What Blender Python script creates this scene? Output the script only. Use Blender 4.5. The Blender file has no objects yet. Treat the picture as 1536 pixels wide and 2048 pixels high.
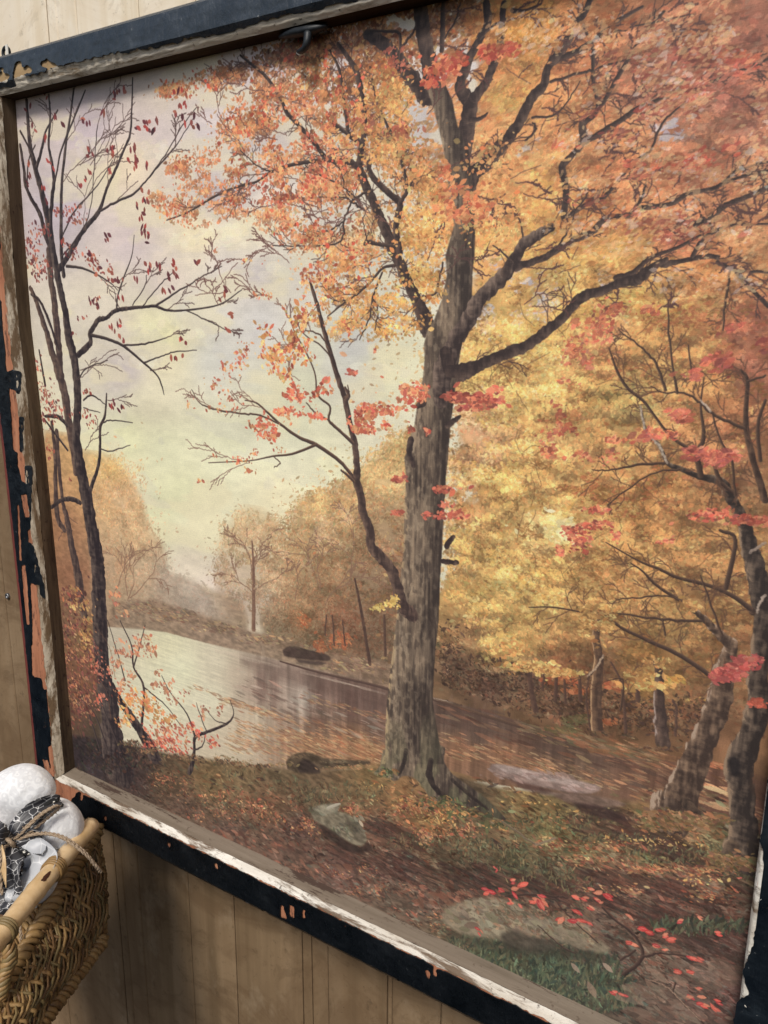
import bpy, bmesh, math, random
import numpy as np
from mathutils import Vector, Matrix, noise as mnoise
random.seed(4)
SC = bpy.context.scene
COL = SC.collection
# ------------------------------------------------------------------ camera
cam = bpy.data.objects.new('camera', bpy.data.cameras.new('camera')); COL.objects.link(cam)
_R = [[0.83691676, 0.54729713, 0.00601571], [0.13077618, -0.18928373, -0.97317484], [-0.53147712, 0.81525304, -0.22998815]]
_C = (0.86252993, -0.58369052, -0.22794834)
cam.matrix_world = Matrix(((_R[0][0], -_R[1][0], -_R[2][0], _C[0]), (_R[0][1], -_R[1][1], -_R[2][1], _C[1]), (_R[0][2], -_R[1][2], -_R[2][2], _C[2]), (0, 0, 0, 1)))
cam.data.sensor_fit = 'HORIZONTAL'; cam.data.sensor_width = 36; cam.data.lens = 1628.63378 / 1536 * 36
cam.data.clip_start = .01; cam.data.clip_end = 100
SC.camera = cam
# ------------------------------------------------------------------ daylight
SUN_EL, SUN_AZ = math.radians(50), math.radians(166)     # azimuth from +Y, clockwise seen from above
world = bpy.data.worlds.new('World'); SC.world = world; world.use_nodes = True
wn = world.node_tree.nodes; wl = world.node_tree.links
bg = wn['Background']; bg.inputs['Strength'].default_value = .085
sk = wn.new('ShaderNodeTexSky'); sk.sky_type = 'NISHITA'; sk.sun_disc = False; sk.sun_elevation = SUN_EL; sk.sun_rotation = SUN_AZ
sk.air_density = 1.0; sk.dust_density = 3.0; sk.ozone_density = 1.0
wl.new(sk.outputs[0], bg.inputs[0])
sl = bpy.data.lights.new('sun', 'SUN'); sl.energy = 2.7; sl.angle = math.radians(13); sl.color = (1, .95, .87)
sun = bpy.data.objects.new('sun', sl); COL.objects.link(sun)
sd = Vector((math.sin(SUN_AZ) * math.cos(SUN_EL), math.cos(SUN_AZ) * math.cos(SUN_EL), math.sin(SUN_EL)))
sun.rotation_euler = sd.to_track_quat('Z', 'Y').to_euler(); sun.location = sd * 5
SC.view_settings.view_transform = 'Standard'; SC.view_settings.look = 'None'; SC.view_settings.exposure = 0.14; SC.view_settings.gamma = 1
# ------------------------------------------------------------------ helpers
def tag(o, label=None, cat=None, group=None, kind=None):
    for k, v in (('label', label), ('category', cat), ('group', group), ('kind', kind)):
        if v: o[k] = v
    return o
def empty(name, loc, label, cat, group=None):
    o = bpy.data.objects.new(name, None); o.location = loc; COL.objects.link(o); o.empty_display_size = .02
    o.matrix_world = Matrix.Translation(loc); return tag(o, label, cat, group)
def mesh(name, V, F, mat, parent=None, smooth=True, label=None):
    me = bpy.data.meshes.new(name); me.from_pydata([tuple(v) for v in V], [], F); me.validate()
    if mat: me.materials.append(mat)
    if smooth: me.polygons.foreach_set('use_smooth', [True] * len(me.polygons))
    me.update()
    o = bpy.data.objects.new(name, me); COL.objects.link(o)
    if parent: o.parent = parent; o.matrix_parent_inverse = pinv(parent)
    if label: o['label'] = label
    return o
def pinv(p):
    return Matrix.Translation(-Vector(p.location)) if p.parent is None else Matrix.Identity(4)   # meshes stand at the world origin
def ray(px, py):
    d = Vector(((px - 768) / 1628.63378, (py - 1024) / 1628.63378, 1.0))
    return Vector(tuple(sum(_R[i][j] * d[i] for i in range(3)) for j in range(3)))
def at_y(px, py, y):                       # the place in the depth plane y that a note refers to
    w = ray(px, py); return Vector(_C) + w * ((y - _C[1]) / w.y)
def at_d(px, py, dist):                    # the place at a distance (m) from the eye
    return Vector(_C) + ray(px, py).normalized() * dist
def tube(P, R, sides=8, cap=True, flat=1.0, up=None, closed=False):
    """verts, faces of a tube through points P with radius R (number or list)"""
    P = [Vector(p) for p in P]; n = len(P); R = R if hasattr(R, '__len__') else [R] * n
    V, F = [], []; prev = None
    for i in range(n):
        t = (P[min(i + 1, n - 1)] - P[max(i - 1, 0)]).normalized()
        if prev is None:
            a = Vector(up) if up else (Vector((0, 0, 1)) if abs(t.z) < .9 else Vector((1, 0, 0)))
            prev = (a - t * a.dot(t)).normalized()
        else: prev = (prev - t * prev.dot(t)).normalized()
        b = t.cross(prev)
        for k in range(sides):
            w = 2 * math.pi * k / sides
            V.append(P[i] + prev * (math.cos(w) * R[i] * flat) + b * (math.sin(w) * R[i]))
    for i in range(n - 1):
        for k in range(sides):
            k2 = (k + 1) % sides; F.append((i * sides + k, i * sides + k2, (i + 1) * sides + k2, (i + 1) * sides + k))
    if cap: F.append(tuple(range(sides))[::-1]); F.append(tuple((n - 1) * sides + k for k in range(sides)))
    return V, F
def spline(P, sub=6):
    P = [Vector(p) for p in P]; Q = [P[0] * 2 - P[1]] + P + [P[-1] * 2 - P[-2]]; out = []
    for i in range(1, len(Q) - 2):
        for k in range(sub):
            t = k / sub; a, b, c, d = Q[i - 1:i + 3]
            out.append(.5 * (2 * b + (c - a) * t + (2 * a - 5 * b + 4 * c - d) * t * t + (3 * b - a - 3 * c + d) * t ** 3))
    return out + [P[-1]]
def join(parts):
    V, F = [], []
    for v, f in parts:
        o = len(V); V += list(v); F += [tuple(i + o for i in q) for q in f]
    return V, F
# ------------------------------------------------------------------ materials
class NT:
    def __init__(s, name, rough=.6, spec=.4):
        s.m = bpy.data.materials.new(name); s.m.use_nodes = True; s.n = s.m.node_tree.nodes; s.l = s.m.node_tree.links
        s.b = s.n['Principled BSDF']; s.b.inputs['Roughness'].default_value = rough; s.b.inputs['Specular IOR Level'].default_value = spec
        s.co = s.n.new('ShaderNodeTexCoord').outputs['Object']
    def put(s, sock, v):
        if isinstance(v, bpy.types.NodeSocket): s.l.new(v, sock)
        else: sock.default_value = v
    def mapping(s, scale, rot=(0, 0, 0)):
        k = s.n.new('ShaderNodeMapping'); s.l.new(s.co, k.inputs[0]); k.inputs['Scale'].default_value = scale; k.inputs['Rotation'].default_value = rot; return k.outputs[0]
    def noise(s, scale, sc3=(1, 1, 1), detail=6, rough=.6, dist=0):
        k = s.n.new('ShaderNodeTexNoise'); s.l.new(s.mapping(sc3), k.inputs['Vector']); k.inputs['Scale'].default_value = scale
        k.inputs['Detail'].default_value = detail; k.inputs['Roughness'].default_value = rough; k.inputs['Distortion'].default_value = dist; return k.outputs['Fac']
    def voro(s, scale, sc3=(1, 1, 1), feat='F1', out='Distance'):
        k = s.n.new('ShaderNodeTexVoronoi'); s.l.new(s.mapping(sc3), k.inputs['Vector']); k.feature = feat; k.inputs['Scale'].default_value = scale; return k.outputs[out]
    def ramp(s, fac, stops, interp='LINEAR'):
        k = s.n.new('ShaderNodeValToRGB'); s.l.new(fac, k.inputs[0]); r = k.color_ramp; r.interpolation = interp
        while len(r.elements) < len(stops): r.elements.new(.5)
        for e, (p, c) in zip(r.elements, stops): e.position = p; e.color = tuple(c) + (1,) if len(c) == 3 else c
        return k.outputs[0]
    def gray(s, fac, a, b): return s.ramp(fac, [(a, (0, 0, 0)), (b, (1, 1, 1))])
    def mix(s, fac, a, b, mode='MIX'):
        k = s.n.new('ShaderNodeMix'); k.data_type = 'RGBA'; k.blend_type = mode; s.put(k.inputs[0], fac)
        for i, v in ((6, a), (7, b)): s.put(k.inputs[i], tuple(v) + (1,) if isinstance(v, tuple) and len(v) == 3 else v)
        return k.outputs[2]
    def math(s, op, a, b=0.):
        k = s.n.new('ShaderNodeMath'); k.operation = op; s.put(k.inputs[0], a); s.put(k.inputs[1], b); return k.outputs[0]
    def sep(s, axis):
        k = s.n.new('ShaderNodeSeparateXYZ'); s.l.new(s.co, k.inputs[0]); return k.outputs[axis]
    def bump(s, h, strength=.3, dist=.002):
        k = s.n.new('ShaderNodeBump'); s.l.new(h, k.inputs['Height']); k.inputs['Strength'].default_value = strength; k.inputs['Distance'].default_value = dist
        if s.b.inputs['Normal'].links: s.l.new(s.b.inputs['Normal'].links[0].from_socket, k.inputs['Normal'])
        s.l.new(k.outputs[0], s.b.inputs['Normal'])
    def color(s, c): s.put(s.b.inputs['Base Color'], tuple(c) + (1,) if isinstance(c, tuple) and len(c) == 3 else c); return s
    def rough(s, v): s.put(s.b.inputs['Roughness'], v); return s
M = {}
# plywood boards of the wall
def ply(name, A, B, Cc, stain, pale):
    t = NT(name, .75, .2)
    g = t.noise(22, (1.6, 1, .05), 7, .62, .3); g2 = t.noise(5, (1, 1, .35), 5, .6, .6); g3 = t.noise(60, (1, 1, 1), 4, .7)
    c = t.ramp(g, [(.32, A), (.5, B), (.68, Cc)])
    c = t.mix(t.gray(g2, .40, .75), c, stain)
    c = t.mix(t.math('MULTIPLY', t.gray(t.noise(9, (.6, 1, 1), 6, .7, 1.5), .47, .60), .6), c, stain)
    c = t.mix(t.math('MULTIPLY', t.gray(t.noise(16, (1, 1, 1), 7, .75, 2.5), .56, .60), .28), c, tuple(q * .7 for q in stain))
    c = t.mix(t.math('MULTIPLY', t.gray(g3, .62, .72), .5), c, tuple(q * .45 for q in A))
    c = t.mix(t.math('MULTIPLY', t.gray(t.noise(240, (1, 1, 1), 3, .6), .66, .72), .6), c, tuple(q * .35 for q in A))
    c = t.mix(t.math('MULTIPLY', t.gray(t.noise(11, (1, 1, .6), 5, .7), .58, .68), .35), c, pale)
    t.color(c); t.bump(g, .25, .001); t.bump(g3, .2, .0008); return t.m
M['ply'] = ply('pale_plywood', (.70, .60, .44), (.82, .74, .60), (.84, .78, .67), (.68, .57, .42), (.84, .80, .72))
M['ply_shade'] = ply('shade_toned_plywood', (.175, .120, .068), (.25, .172, .100), (.29, .208, .128), (.135, .085, .046), (.36, .28, .19))  # same wall boards, colour darkened to stand in for shade on the lower wall
t = NT('board_joint', .85, .1); t.color(t.ramp(t.noise(30, (1, 1, .2)), [(.35, (.12, .075, .04)), (.65, (.19, .125, .07))])); M['joint'] = t.m
# frame : black enamel, dry brushed and scuffed
t = NT('black_paint', .34, .5)
a = t.noise(34, (1, 1, 1), 8, .7); b = t.noise(260, (1, 1, 1), 5, .7); st = t.noise(60, (1.2, 1, .10), 6, .75)
c = t.ramp(a, [(.3, (.0035, .005, .008)), (.6, (.007, .011, .016)), (.8, (.018, .027, .036))])
c = t.mix(t.math('MULTIPLY', t.gray(b, .66, .73), t.gray(a, .45, .62)), c, (.45, .46, .45))
c = t.mix(t.math('MULTIPLY', t.gray(t.noise(95, (1, 1, 1), 6, .8), .66, .70), .7), c, (.33, .17, .09))
t.color(c); t.rough(t.ramp(a, [(.3, (.22,) * 3), (.7, (.5,) * 3)])); t.bump(st, .8, .002); t.bump(t.noise(150, (.5, 1, 1), 4, .7), .6, .0012); t.bump(b, .35, .0008); M['black'] = t.m
for _n, _c in (('black_sheen', 1.0), ('black3', .16)):  # top rail copy lightened to blue grey, sky sheen put into the colour
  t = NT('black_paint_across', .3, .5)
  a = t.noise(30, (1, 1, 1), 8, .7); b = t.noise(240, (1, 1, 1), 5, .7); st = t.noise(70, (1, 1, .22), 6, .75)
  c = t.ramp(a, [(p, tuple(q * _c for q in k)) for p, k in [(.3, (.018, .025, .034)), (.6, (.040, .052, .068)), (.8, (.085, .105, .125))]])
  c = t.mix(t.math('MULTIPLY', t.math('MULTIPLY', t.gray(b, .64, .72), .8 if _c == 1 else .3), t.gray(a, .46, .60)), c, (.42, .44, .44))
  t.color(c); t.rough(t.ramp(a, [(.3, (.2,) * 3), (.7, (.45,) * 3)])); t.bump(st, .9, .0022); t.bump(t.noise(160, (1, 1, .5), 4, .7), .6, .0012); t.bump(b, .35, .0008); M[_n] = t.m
# bare wood under the paint, orange brown
t = NT('bare_orange_wood', .7, .25)
g = t.noise(70, (1, 1, .12), 6, .7); c = t.ramp(g, [(.3, (.22, .085, .045)), (.55, (.42, .18, .10)), (.75, (.50, .26, .155))])
c = t.mix(t.gray(t.noise(90, (1, 1, .3), 6, .8), .54, .62), c, (.13, .06, .04)); t.color(c); t.bump(g, .4, .001); M['orange'] = t.m
t = NT('bare_tan_wood', .75, .2)
g = t.noise(70, (.12, 1, 1), 6, .7); c = t.ramp(g, [(.3, (.24, .15, .075)), (.6, (.40, .28, .15)), (.8, (.50, .38, .23))])
c = t.mix(t.gray(t.noise(60, (.3, 1, 1), 6, .8), .60, .70), c, (.10, .06, .035)); t.color(c); t.bump(g, .4, .001); M['tan'] = t.m
t = NT('red_paint', .5, .4); g = t.noise(60, (1, 1, .15), 6, .7)
c = t.ramp(g, [(.35, (.13, .030, .026)), (.65, (.22, .055, .045))]); c = t.mix(t.gray(t.noise(80, (1, 1, .4), 5, .8), .64, .69), c, (.45, .38, .34)); t.color(c); t.bump(g, .3, .001); M['red'] = t.m
# cream paint and putty, flaked and stained; one for upright, one for level pieces
def cream(name, sc, base, hi, dirt, k=.5):
    t = NT(name, .6, .3); g = t.noise(55, sc, 8, .75, .4); g2 = t.noise(28, sc, 5, .6); g3 = t.noise(190, (1, 1, 1), 5, .7)
    c = t.ramp(g2, [(.3, base), (.65, hi)]); c = t.mix(t.gray(g, k, k + .10), c, dirt); c = t.mix(t.math('MULTIPLY', t.gray(g3, .60, .68), .8), c, (.07, .045, .03))
    t.color(c); t.bump(g, .8, .0016); t.bump(g3, .4, .0008); return t.m
M['cream_v'] = cream('flaked_cream_upright', (1, 1, .22), (.33, .26, .18), (.58, .52, .42), (.12, .075, .04), .43)
M['cream_h'] = cream('flaked_cream_level', (.20, 1, 1), (.42, .36, .28), (.76, .73, .66), (.15, .105, .07), .49)
M['cream_t'] = cream('flaked_cream_top', (.20, 1, 1), (.50, .44, .34), (.68, .62, .52), (.24, .17, .10), .54)
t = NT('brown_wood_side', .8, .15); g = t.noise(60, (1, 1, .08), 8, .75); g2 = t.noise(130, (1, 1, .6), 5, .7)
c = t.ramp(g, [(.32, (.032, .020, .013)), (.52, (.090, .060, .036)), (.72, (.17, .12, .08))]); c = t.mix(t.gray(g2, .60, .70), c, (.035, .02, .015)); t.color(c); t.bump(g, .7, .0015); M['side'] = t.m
t = NT('shade_dark_wood', .85, .1); g = t.noise(60, (.08, 1, 1), 8, .75)
t.color(t.ramp(g, [(.32, (.020, .013, .009)), (.6, (.055, .036, .022)), (.8, (.11, .08, .055))])); t.bump(g, .7, .0015); M['shade_wood'] = t.m  # inner edge of the top rail, its shade put into the wood colour
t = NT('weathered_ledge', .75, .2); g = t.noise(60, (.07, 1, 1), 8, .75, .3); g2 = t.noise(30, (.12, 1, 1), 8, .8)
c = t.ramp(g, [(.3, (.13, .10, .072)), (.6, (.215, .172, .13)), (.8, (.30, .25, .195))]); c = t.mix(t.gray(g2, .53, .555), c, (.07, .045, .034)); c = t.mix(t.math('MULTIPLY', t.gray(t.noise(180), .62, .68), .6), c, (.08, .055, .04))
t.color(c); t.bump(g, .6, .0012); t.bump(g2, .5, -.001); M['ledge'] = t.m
# wicker
def wick(name, a, b, d):
    t = NT(name, .5, .4); g = t.noise(120, (1, 1, 1), 5, .7); g2 = t.noise(18, (1, 1, 1), 3, .6)
    c = t.ramp(g2, [(.35, a), (.65, b)]); c = t.mix(t.gray(g, .56, .70), c, d); t.color(c); t.bump(g, .4, .0006); return t.m
M['wick'] = [wick('wicker_tan', (0.167, 0.093, 0.034), (0.266, 0.153, 0.059), (0.069, 0.034, 0.015)), wick('wicker_brown', (0.108, 0.057, 0.024), (0.177, 0.097, 0.039), (0.049, 0.025, 0.010)), wick('wicker_golden', (0.226, 0.133, 0.049), (0.335, 0.212, 0.089), (0.108, 0.059, 0.025)), wick('wicker_olive', (0.138, 0.098, 0.039), (0.216, 0.153, 0.067), (0.069, 0.044, 0.020))]
t = NT('bamboo', .35, .5); g = t.noise(40, (1, 1, 1), 6, .6); c = t.ramp(g, [(.35, (.52, .35, .17)), (.6, (.68, .50, .29)), (.8, (.76, .60, .38))])
c = t.mix(t.math('MULTIPLY', t.gray(t.noise(14, (1, 1, 1), 4, .6), .55, .66), .5), c, (.30, .14, .055)); t.color(c); t.bump(g, .12, .0008); M['bamboo'] = t.m
t = NT('dark_scar', .8, .1); t.color((.06, .025, .015)); M['scar'] = t.m
# white figured cloth
t = NT('white_damask', .7, .25); w = t.voro(150, (1, 1, 1), 'SMOOTH_F1'); n = t.noise(900, (1, 1, 1), 2, .5)
q = t.gray(t.math('ABSOLUTE', t.math('SUBTRACT', t.math('FRACT', t.math('MULTIPLY', w, 2.6)), .5)), .12, .24)
t.color(t.mix(t.math('MULTIPLY', q, .6), (.76, .77, .78), (.60, .61, .63))); t.bump(q, .25, .0003); t.bump(n, .3, .0004); t.bump(t.noise(30, (1, 1, 1), 4, .6), .45, .005); t.bump(t.noise(90, (1, 1, .4), 3, .6), .3, .0015)
t.b.inputs['Sheen Weight'].default_value = .2; M['white'] = t.m
t = NT('charcoal_ribbon', .45, .4); d = t.voro(130, (1, .5, 1.3), 'DISTANCE_TO_EDGE'); t.color(t.mix(t.gray(d, .012, .024), (.62, .62, .62), (.032, .032, .037))); t.bump(t.noise(600), .2, .0003); M['char'] = t.m
t = NT('sheer_ribbon', .4, .4); d = t.voro(60, (1, 1, 1), 'DISTANCE_TO_EDGE'); t.color(t.mix(t.gray(d, .01, .03), (.74, .75, .76), (.55, .57, .60))); t.b.inputs['Alpha'].default_value = .72; M['sheer'] = t.m
t = NT('dotted_edge', .6, .2); d = t.voro(230, (1, 1, 1)); t.color(t.mix(t.gray(d, .30, .36), (.80, .78, .70), (.02, .02, .02))); M['dots'] = t.m
t = NT('jute', .9, .1); g = t.noise(700, (1, 1, 1), 4, .7); t.color(t.ramp(g, [(.35, (.20, .14, .09)), (.65, (.46, .36, .26))])); t.bump(g, .8, .001); M['jute'] = t.m
t = NT('brown_stem', .45, .4); t.color(t.ramp(t.noise(60), [(.35, (.09, .035, .015)), (.65, (.22, .09, .04))])); M['stem'] = t.m
t = NT('dull_steel', .4, .5); t.b.inputs['Metallic'].default_value = .9; t.color(t.ramp(t.noise(300), [(.4, (.10, .10, .10)), (.6, (.45, .46, .48))])); M['steel'] = t.m
t = NT('black_iron', .5, .4); t.color(t.ramp(t.noise(200), [(.4, (.008, .011, .014)), (.65, (.022, .026, .03))])); t.bump(t.noise(150), .3, .001); M['iron'] = t.m
t = NT('paper_scrap', .7, .2); t.color((.70, .68, .62)); M['paper'] = t.m
# ================================================================== the wall
WY = .062
wall = empty('panelled_wall', (.3, WY, -1.5), 'tan plywood panelled wall with upright board joints behind the picture and basket', 'wall')
def box(x0, x1, y0, y1, z0, z1, ch=0.):
    if ch:
        V = [(x0, y1, z0), (x1, y1, z0), (x1, y1, z1), (x0, y1, z1), (x0, y0 + ch, z0), (x1, y0 + ch, z0), (x1, y0 + ch, z1), (x0, y0 + ch, z1), (x0 + ch, y0, z0), (x1 - ch, y0, z0), (x1 - ch, y0, z1), (x0 + ch, y0, z1)]
        return V, [(0, 1, 2, 3), (8, 11, 10, 9), (4, 8, 9, 5), (7, 6, 10, 11), (4, 7, 11, 8), (5, 9, 10, 6), (0, 4, 5, 1), (3, 2, 6, 7), (0, 3, 7, 4), (1, 5, 6, 2)]
    V = [(x, y, z) for z in (z0, z1) for y in (y0, y1) for x in (x0, x1)]
    return V, [(0, 2, 3, 1), (4, 5, 7, 6), (0, 1, 5, 4), (2, 6, 7, 3), (0, 4, 6, 2), (1, 3, 7, 5)]
mesh('backing_board', *box(-1.6, 2.1, WY + .004, WY + .016, -2.0, .9), M['joint'], wall, False)
js = [-1.6, -1.45, -1.31, -1.12, -.98, -.83, -.70, -.56, -.45, -.372, at_y(3, 1134, WY).x, -.165, at_y(92, 40, WY).x, at_y(112, 40, WY).x, at_y(152, 40, WY).x, at_y(380, 1850, WY).x, at_y(470, 1900, WY).x, at_y(602, 1900, WY).x, at_y(621, 1900, WY).x, at_y(654, 1900, WY).x, at_y(773, 1980, WY).x, at_y(783, 1980, WY).x, at_y(880, 2030, WY).x, .68, .80, .92, 1.03, 1.18, 1.3, 1.44, 1.6, 1.75, 1.9, 2.1]
for k, (a, b) in enumerate(zip(js[:-1], js[1:])):
    g = .0012 if b - a < .03 else .0008
    d = .0012 if b - a < .03 else random.choice((0, .0003, .0006))
    for z0_, z1_, mt in ((-2.0, -.201, 'ply_shade'), (-.199, .9, 'ply')):      # boards split behind the picture: sunlit tone above, shade painted in below
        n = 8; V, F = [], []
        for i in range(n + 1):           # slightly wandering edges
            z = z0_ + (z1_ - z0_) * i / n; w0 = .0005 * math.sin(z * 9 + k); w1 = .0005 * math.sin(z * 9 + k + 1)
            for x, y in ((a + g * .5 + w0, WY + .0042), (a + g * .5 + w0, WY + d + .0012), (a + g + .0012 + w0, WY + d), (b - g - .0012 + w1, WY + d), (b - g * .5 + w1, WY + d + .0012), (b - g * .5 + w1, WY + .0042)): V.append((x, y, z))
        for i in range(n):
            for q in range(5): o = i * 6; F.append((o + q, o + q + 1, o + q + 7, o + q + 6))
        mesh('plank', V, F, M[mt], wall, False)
def screw(loc, r, parent, name='screw', mat='steel'):
    V, F = [], []; P = [(0, .0), (.45 * r, -.0004), (.5 * r, -.0016), (r * .9, -.0016), (r, -.0006), (r, .002)]
    for s, y in P:
        for k in range(20): V.append((loc.x + s * math.cos(k * math.pi / 10), loc.y + y, loc.z + s * math.sin(k * math.pi / 10)))
    for i in range(len(P) - 1):
        for k in range(20): F.append((i * 20 + k, i * 20 + (k + 1) % 20, (i + 1) * 20 + (k + 1) % 20, (i + 1) * 20 + k))
    return mesh(name, V, F, M[mat], parent)
screw(at_y(15, 1192, WY - .0015), .0042, wall)
# ================================================================== the framed print
W, H = .810, .800
pic = empty('framed_print', (.4, .03, -.85), 'large autumn river landscape print on canvas in a chipped black wooden frame', 'picture')
BOW = [(-.9, .0022), (-.58, .0024), (-.39, .0005), (-.31, -.002), (-.24, -.005), (-.13, -.002), (0, .0034), (.1, .004)]
def bow(z): return float(np.interp(z, [b[0] for b in BOW], [b[1] for b in BOW]))
def place(rail, a, s, d):
    if rail == 'left': return (-s + bow(-a), -d, -a)
    if rail == 'right': return (W + s, -d, -a)
    if rail == 'bottom': return (a, -d, -H - s)
    return (a, -d, s)
PROF = {'side': [(0, -.003), (.0004, .007), (.001, .0150)], 'cream': [(.001, .0150), (.0035, .0188), (.0062, .0215), (.0085, .0230)],
        'face': [(.0085, .0230), (.0150, .0230), (.030, .0232), (.0435, .0228), (.0475, .0205), (.0510, .0165), (.052, .008), (.052, -.028)]}
def prof(rail, key):
    P = PROF[key]
    if rail == 'top':
        f = lambda s: s if s < .016 else .016 + (s - .016) * .60
        if key == 'side': P = [(0, -.003), (.0003, .008), (.0008, .0165)]
        if key == 'cream': P = [(.0008, .0165), (.004, .0195), (.0085, .0215), (.0110, .0230)]
        if key == 'face': P = [(.0110, .0230)] + [(f(s), d) for s, d in P[1:]]
    if rail == 'bottom':
        if key == 'side': P = [(0, -.003), (.0014, .007), (.0034, .0165)]
        if key == 'cream': P = [(.0034, .0165), (.0050, .0195), (.0064, .0218), (.0078, .0230)]
    if rail == 'bottom' and key == 'face': P = [(.0078, .0230)] + P[1:]
    if rail == 'left' and key == 'face': P = [(.0085, .0230), (.0150, .0230), (.030, .0232), (.0465, .0229), (.0525, .0216), (.0560, .0170), (.057, .008), (.057, -.028)]
    if rail == 'right':
        if key == 'side': P = [(.0, -.003), (0, .010), (.0, .0195)]
        if key == 'cream': P = [(0, .0195), (.0008, .0212), (.0014, .0222), (.0022, .0230)]
        if key == 'face': P = [(.0022, .0230)] + P[1:]
    return P
LEN = {'left': H, 'right': H, 'top': W, 'bottom': W}
def strip(rail, P, step, disp=0., seed=0, lift=0., rag=0.):
    """sweep profile P along a rail with mitred ends and an uneven surface"""
    V, F = [], []; Ln = LEN[rail]; n = int(Ln / step); m = len(P)
    for i in range(n + 1):
        for j, (s, d) in enumerate(P):
            f = i / n; ss = max(s, -.02); a = -ss + f * (Ln + 2 * ss)
            q = Vector((a * 60, s * 400, seed)); k = mnoise.noise(q) * .6 + mnoise.noise(q * 3.1) * .4
            e = disp * k; sr = s + (rag * (mnoise.noise(Vector((a * 90, seed + 7, 3))) * .6 + mnoise.noise(Vector((a * 260, seed, 9))) * .5) if j == m - 1 else 0)
            V.append(place(rail, a, sr, d + lift + e))
    for i in range(n):
        for j in range(m - 1): o = i * m + j; F.append((o, o + 1, o + m + 1, o + m) if rail in ('left', 'top') else (o, o + m, o + m + 1, o + 1))
    return V, F
def dense(P, ds):
    out = []
    for (s0, d0), (s1, d1) in zip(P[:-1], P[1:]):
        k = max(1, int(math.hypot(s1 - s0, d1 - d0) / ds))
        out += [(s0 + (s1 - s0) * i / k, d0 + (d1 - d0) * i / k) for i in range(k)]
    return out + [P[-1]]
def inpoly(x, y, P):
    r = False; j = len(P) - 1
    for i in range(len(P)):
        if (P[i][1] > y) != (P[j][1] > y) and x < (P[j][0] - P[i][0]) * (y - P[i][1]) / (P[j][1] - P[i][1]) + P[i][0]: r = not r
        j = i
    return r
def notes(rail, pts):      # outline of a flaked patch: notes -> (along, out)
    out = []
    for px, py in pts:
        p = at_y(px, py, -.023)
        out.append({'left': (-p.z, -(p.x - bow(p.z))), 'right': (-p.z, p.x - W), 'bottom': (p.x, -H - p.z), 'top': (p.x, p.z)}[rail])
    return out
PEEL = {'left': [[(0, 500), (12, 500), (14, 560), (13, 603), (0, 600)], [(4, 603), (14, 604), (18, 640), (24, 690), (28, 738), (14, 742), (12, 700), (6, 650)], [(20, 778), (32, 782), (38, 830), (40, 905), (28, 900), (24, 830)], [(36, 905), (46, 905), (54, 968), (44, 960), (37, 930)], [(43, 990), (54, 990), (60, 1034), (52, 1034), (46, 1010)], [(57, 1060), (63, 1060), (64, 1086), (58, 1084)],
                 [(44, 1131), (52, 1131), (56, 1180), (60, 1248), (54, 1248), (48, 1180)], [(62, 1167), (76, 1170), (84, 1240), (92, 1330), (98, 1378), (88, 1378), (84, 1355), (70, 1352), (66, 1300), (66, 1240)], [(64, 1290), (68, 1290), (70, 1350), (66, 1350)], [(97, 1492), (106, 1492), (113, 1530), (116, 1554), (104, 1550), (100, 1520)], [(86, 1518), (96, 1522), (104, 1548), (92, 1540)], [(36, 1010), (39, 1010), (44, 1120), (40, 1120)]],
        'bottom': [[(100, 1556), (125, 1560), (158, 1580), (150, 1592), (144, 1596), (142, 1622), (120, 1622)], [(431, 1725), (436, 1725), (437, 1735), (433, 1735)], [(565, 1810), (570, 1811), (571, 1824), (576, 1836), (563, 1833)], [(583, 1809), (589, 1811), (589, 1833), (583, 1831)], [(607, 1817), (612, 1818), (612, 1834), (608, 1833)], [(854, 1938), (860, 1940), (860, 1956), (855, 1954)], [(869, 1930), (873, 1932), (874, 1952), (870, 1950)], [(337, 1683), (342, 1684), (343, 1693), (339, 1692)], [(490, 1800), (496, 1802), (496, 1808), (491, 1806)], [(163, 1585), (168, 1588), (166, 1600), (162, 1598)], [(211, 1630), (215, 1632), (214, 1641), (210, 1639)], [(690, 1850), (694, 1852), (693, 1858)]],
        'top': [[(30, 150), (34, 128), (44, 124), (46, 138), (60, 133), (66, 138), (50, 150), (38, 156)], [(84, 132), (88, 124), (98, 119), (106, 128), (116, 129), (112, 136), (96, 135)], [(-10, 150), (12, 146), (22, 152), (14, 164), (-10, 166)], [(1, 140), (9, 137), (8, 143)], [(56, 140), (64, 136), (67, 142), (58, 147)]], 'right': []}
REDGE = notes('right', [(1550, 1480), (1534, 1560), (1524, 1640), (1519, 1676), (1518, 1686), (1523, 1692), (1525, 1740), (1517, 1800), (1508, 1860), (1503, 1890), (1490, 1922), (1483, 1945), (1491, 1968), (1497, 1984), (1475, 1996), (1470, 2012), (1464, 2048), (1458, 2080)])
TEDGE = notes('top', [(-60, 190), (10, 168), (28, 172), (30, 150), (60, 148), (100, 136), (150, 122), (240, 100), (250, 104), (262, 98), (300, 90), (312, 92), (340, 78), (352, 80), (370, 72), (440, 60), (500, 44), (560, 26), (620, 14), (700, -4), (900, -60)])
LPATCH = [notes('left', q) for q in ([(24, 738), (36, 742), (38, 790), (26, 788)], [(30, 830), (44, 832), (48, 905), (40, 900)], [(50, 930), (58, 930), (64, 1080), (54, 1080)], [(56, 1085), (68, 1090), (88, 1210), (72, 1180)])]
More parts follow.
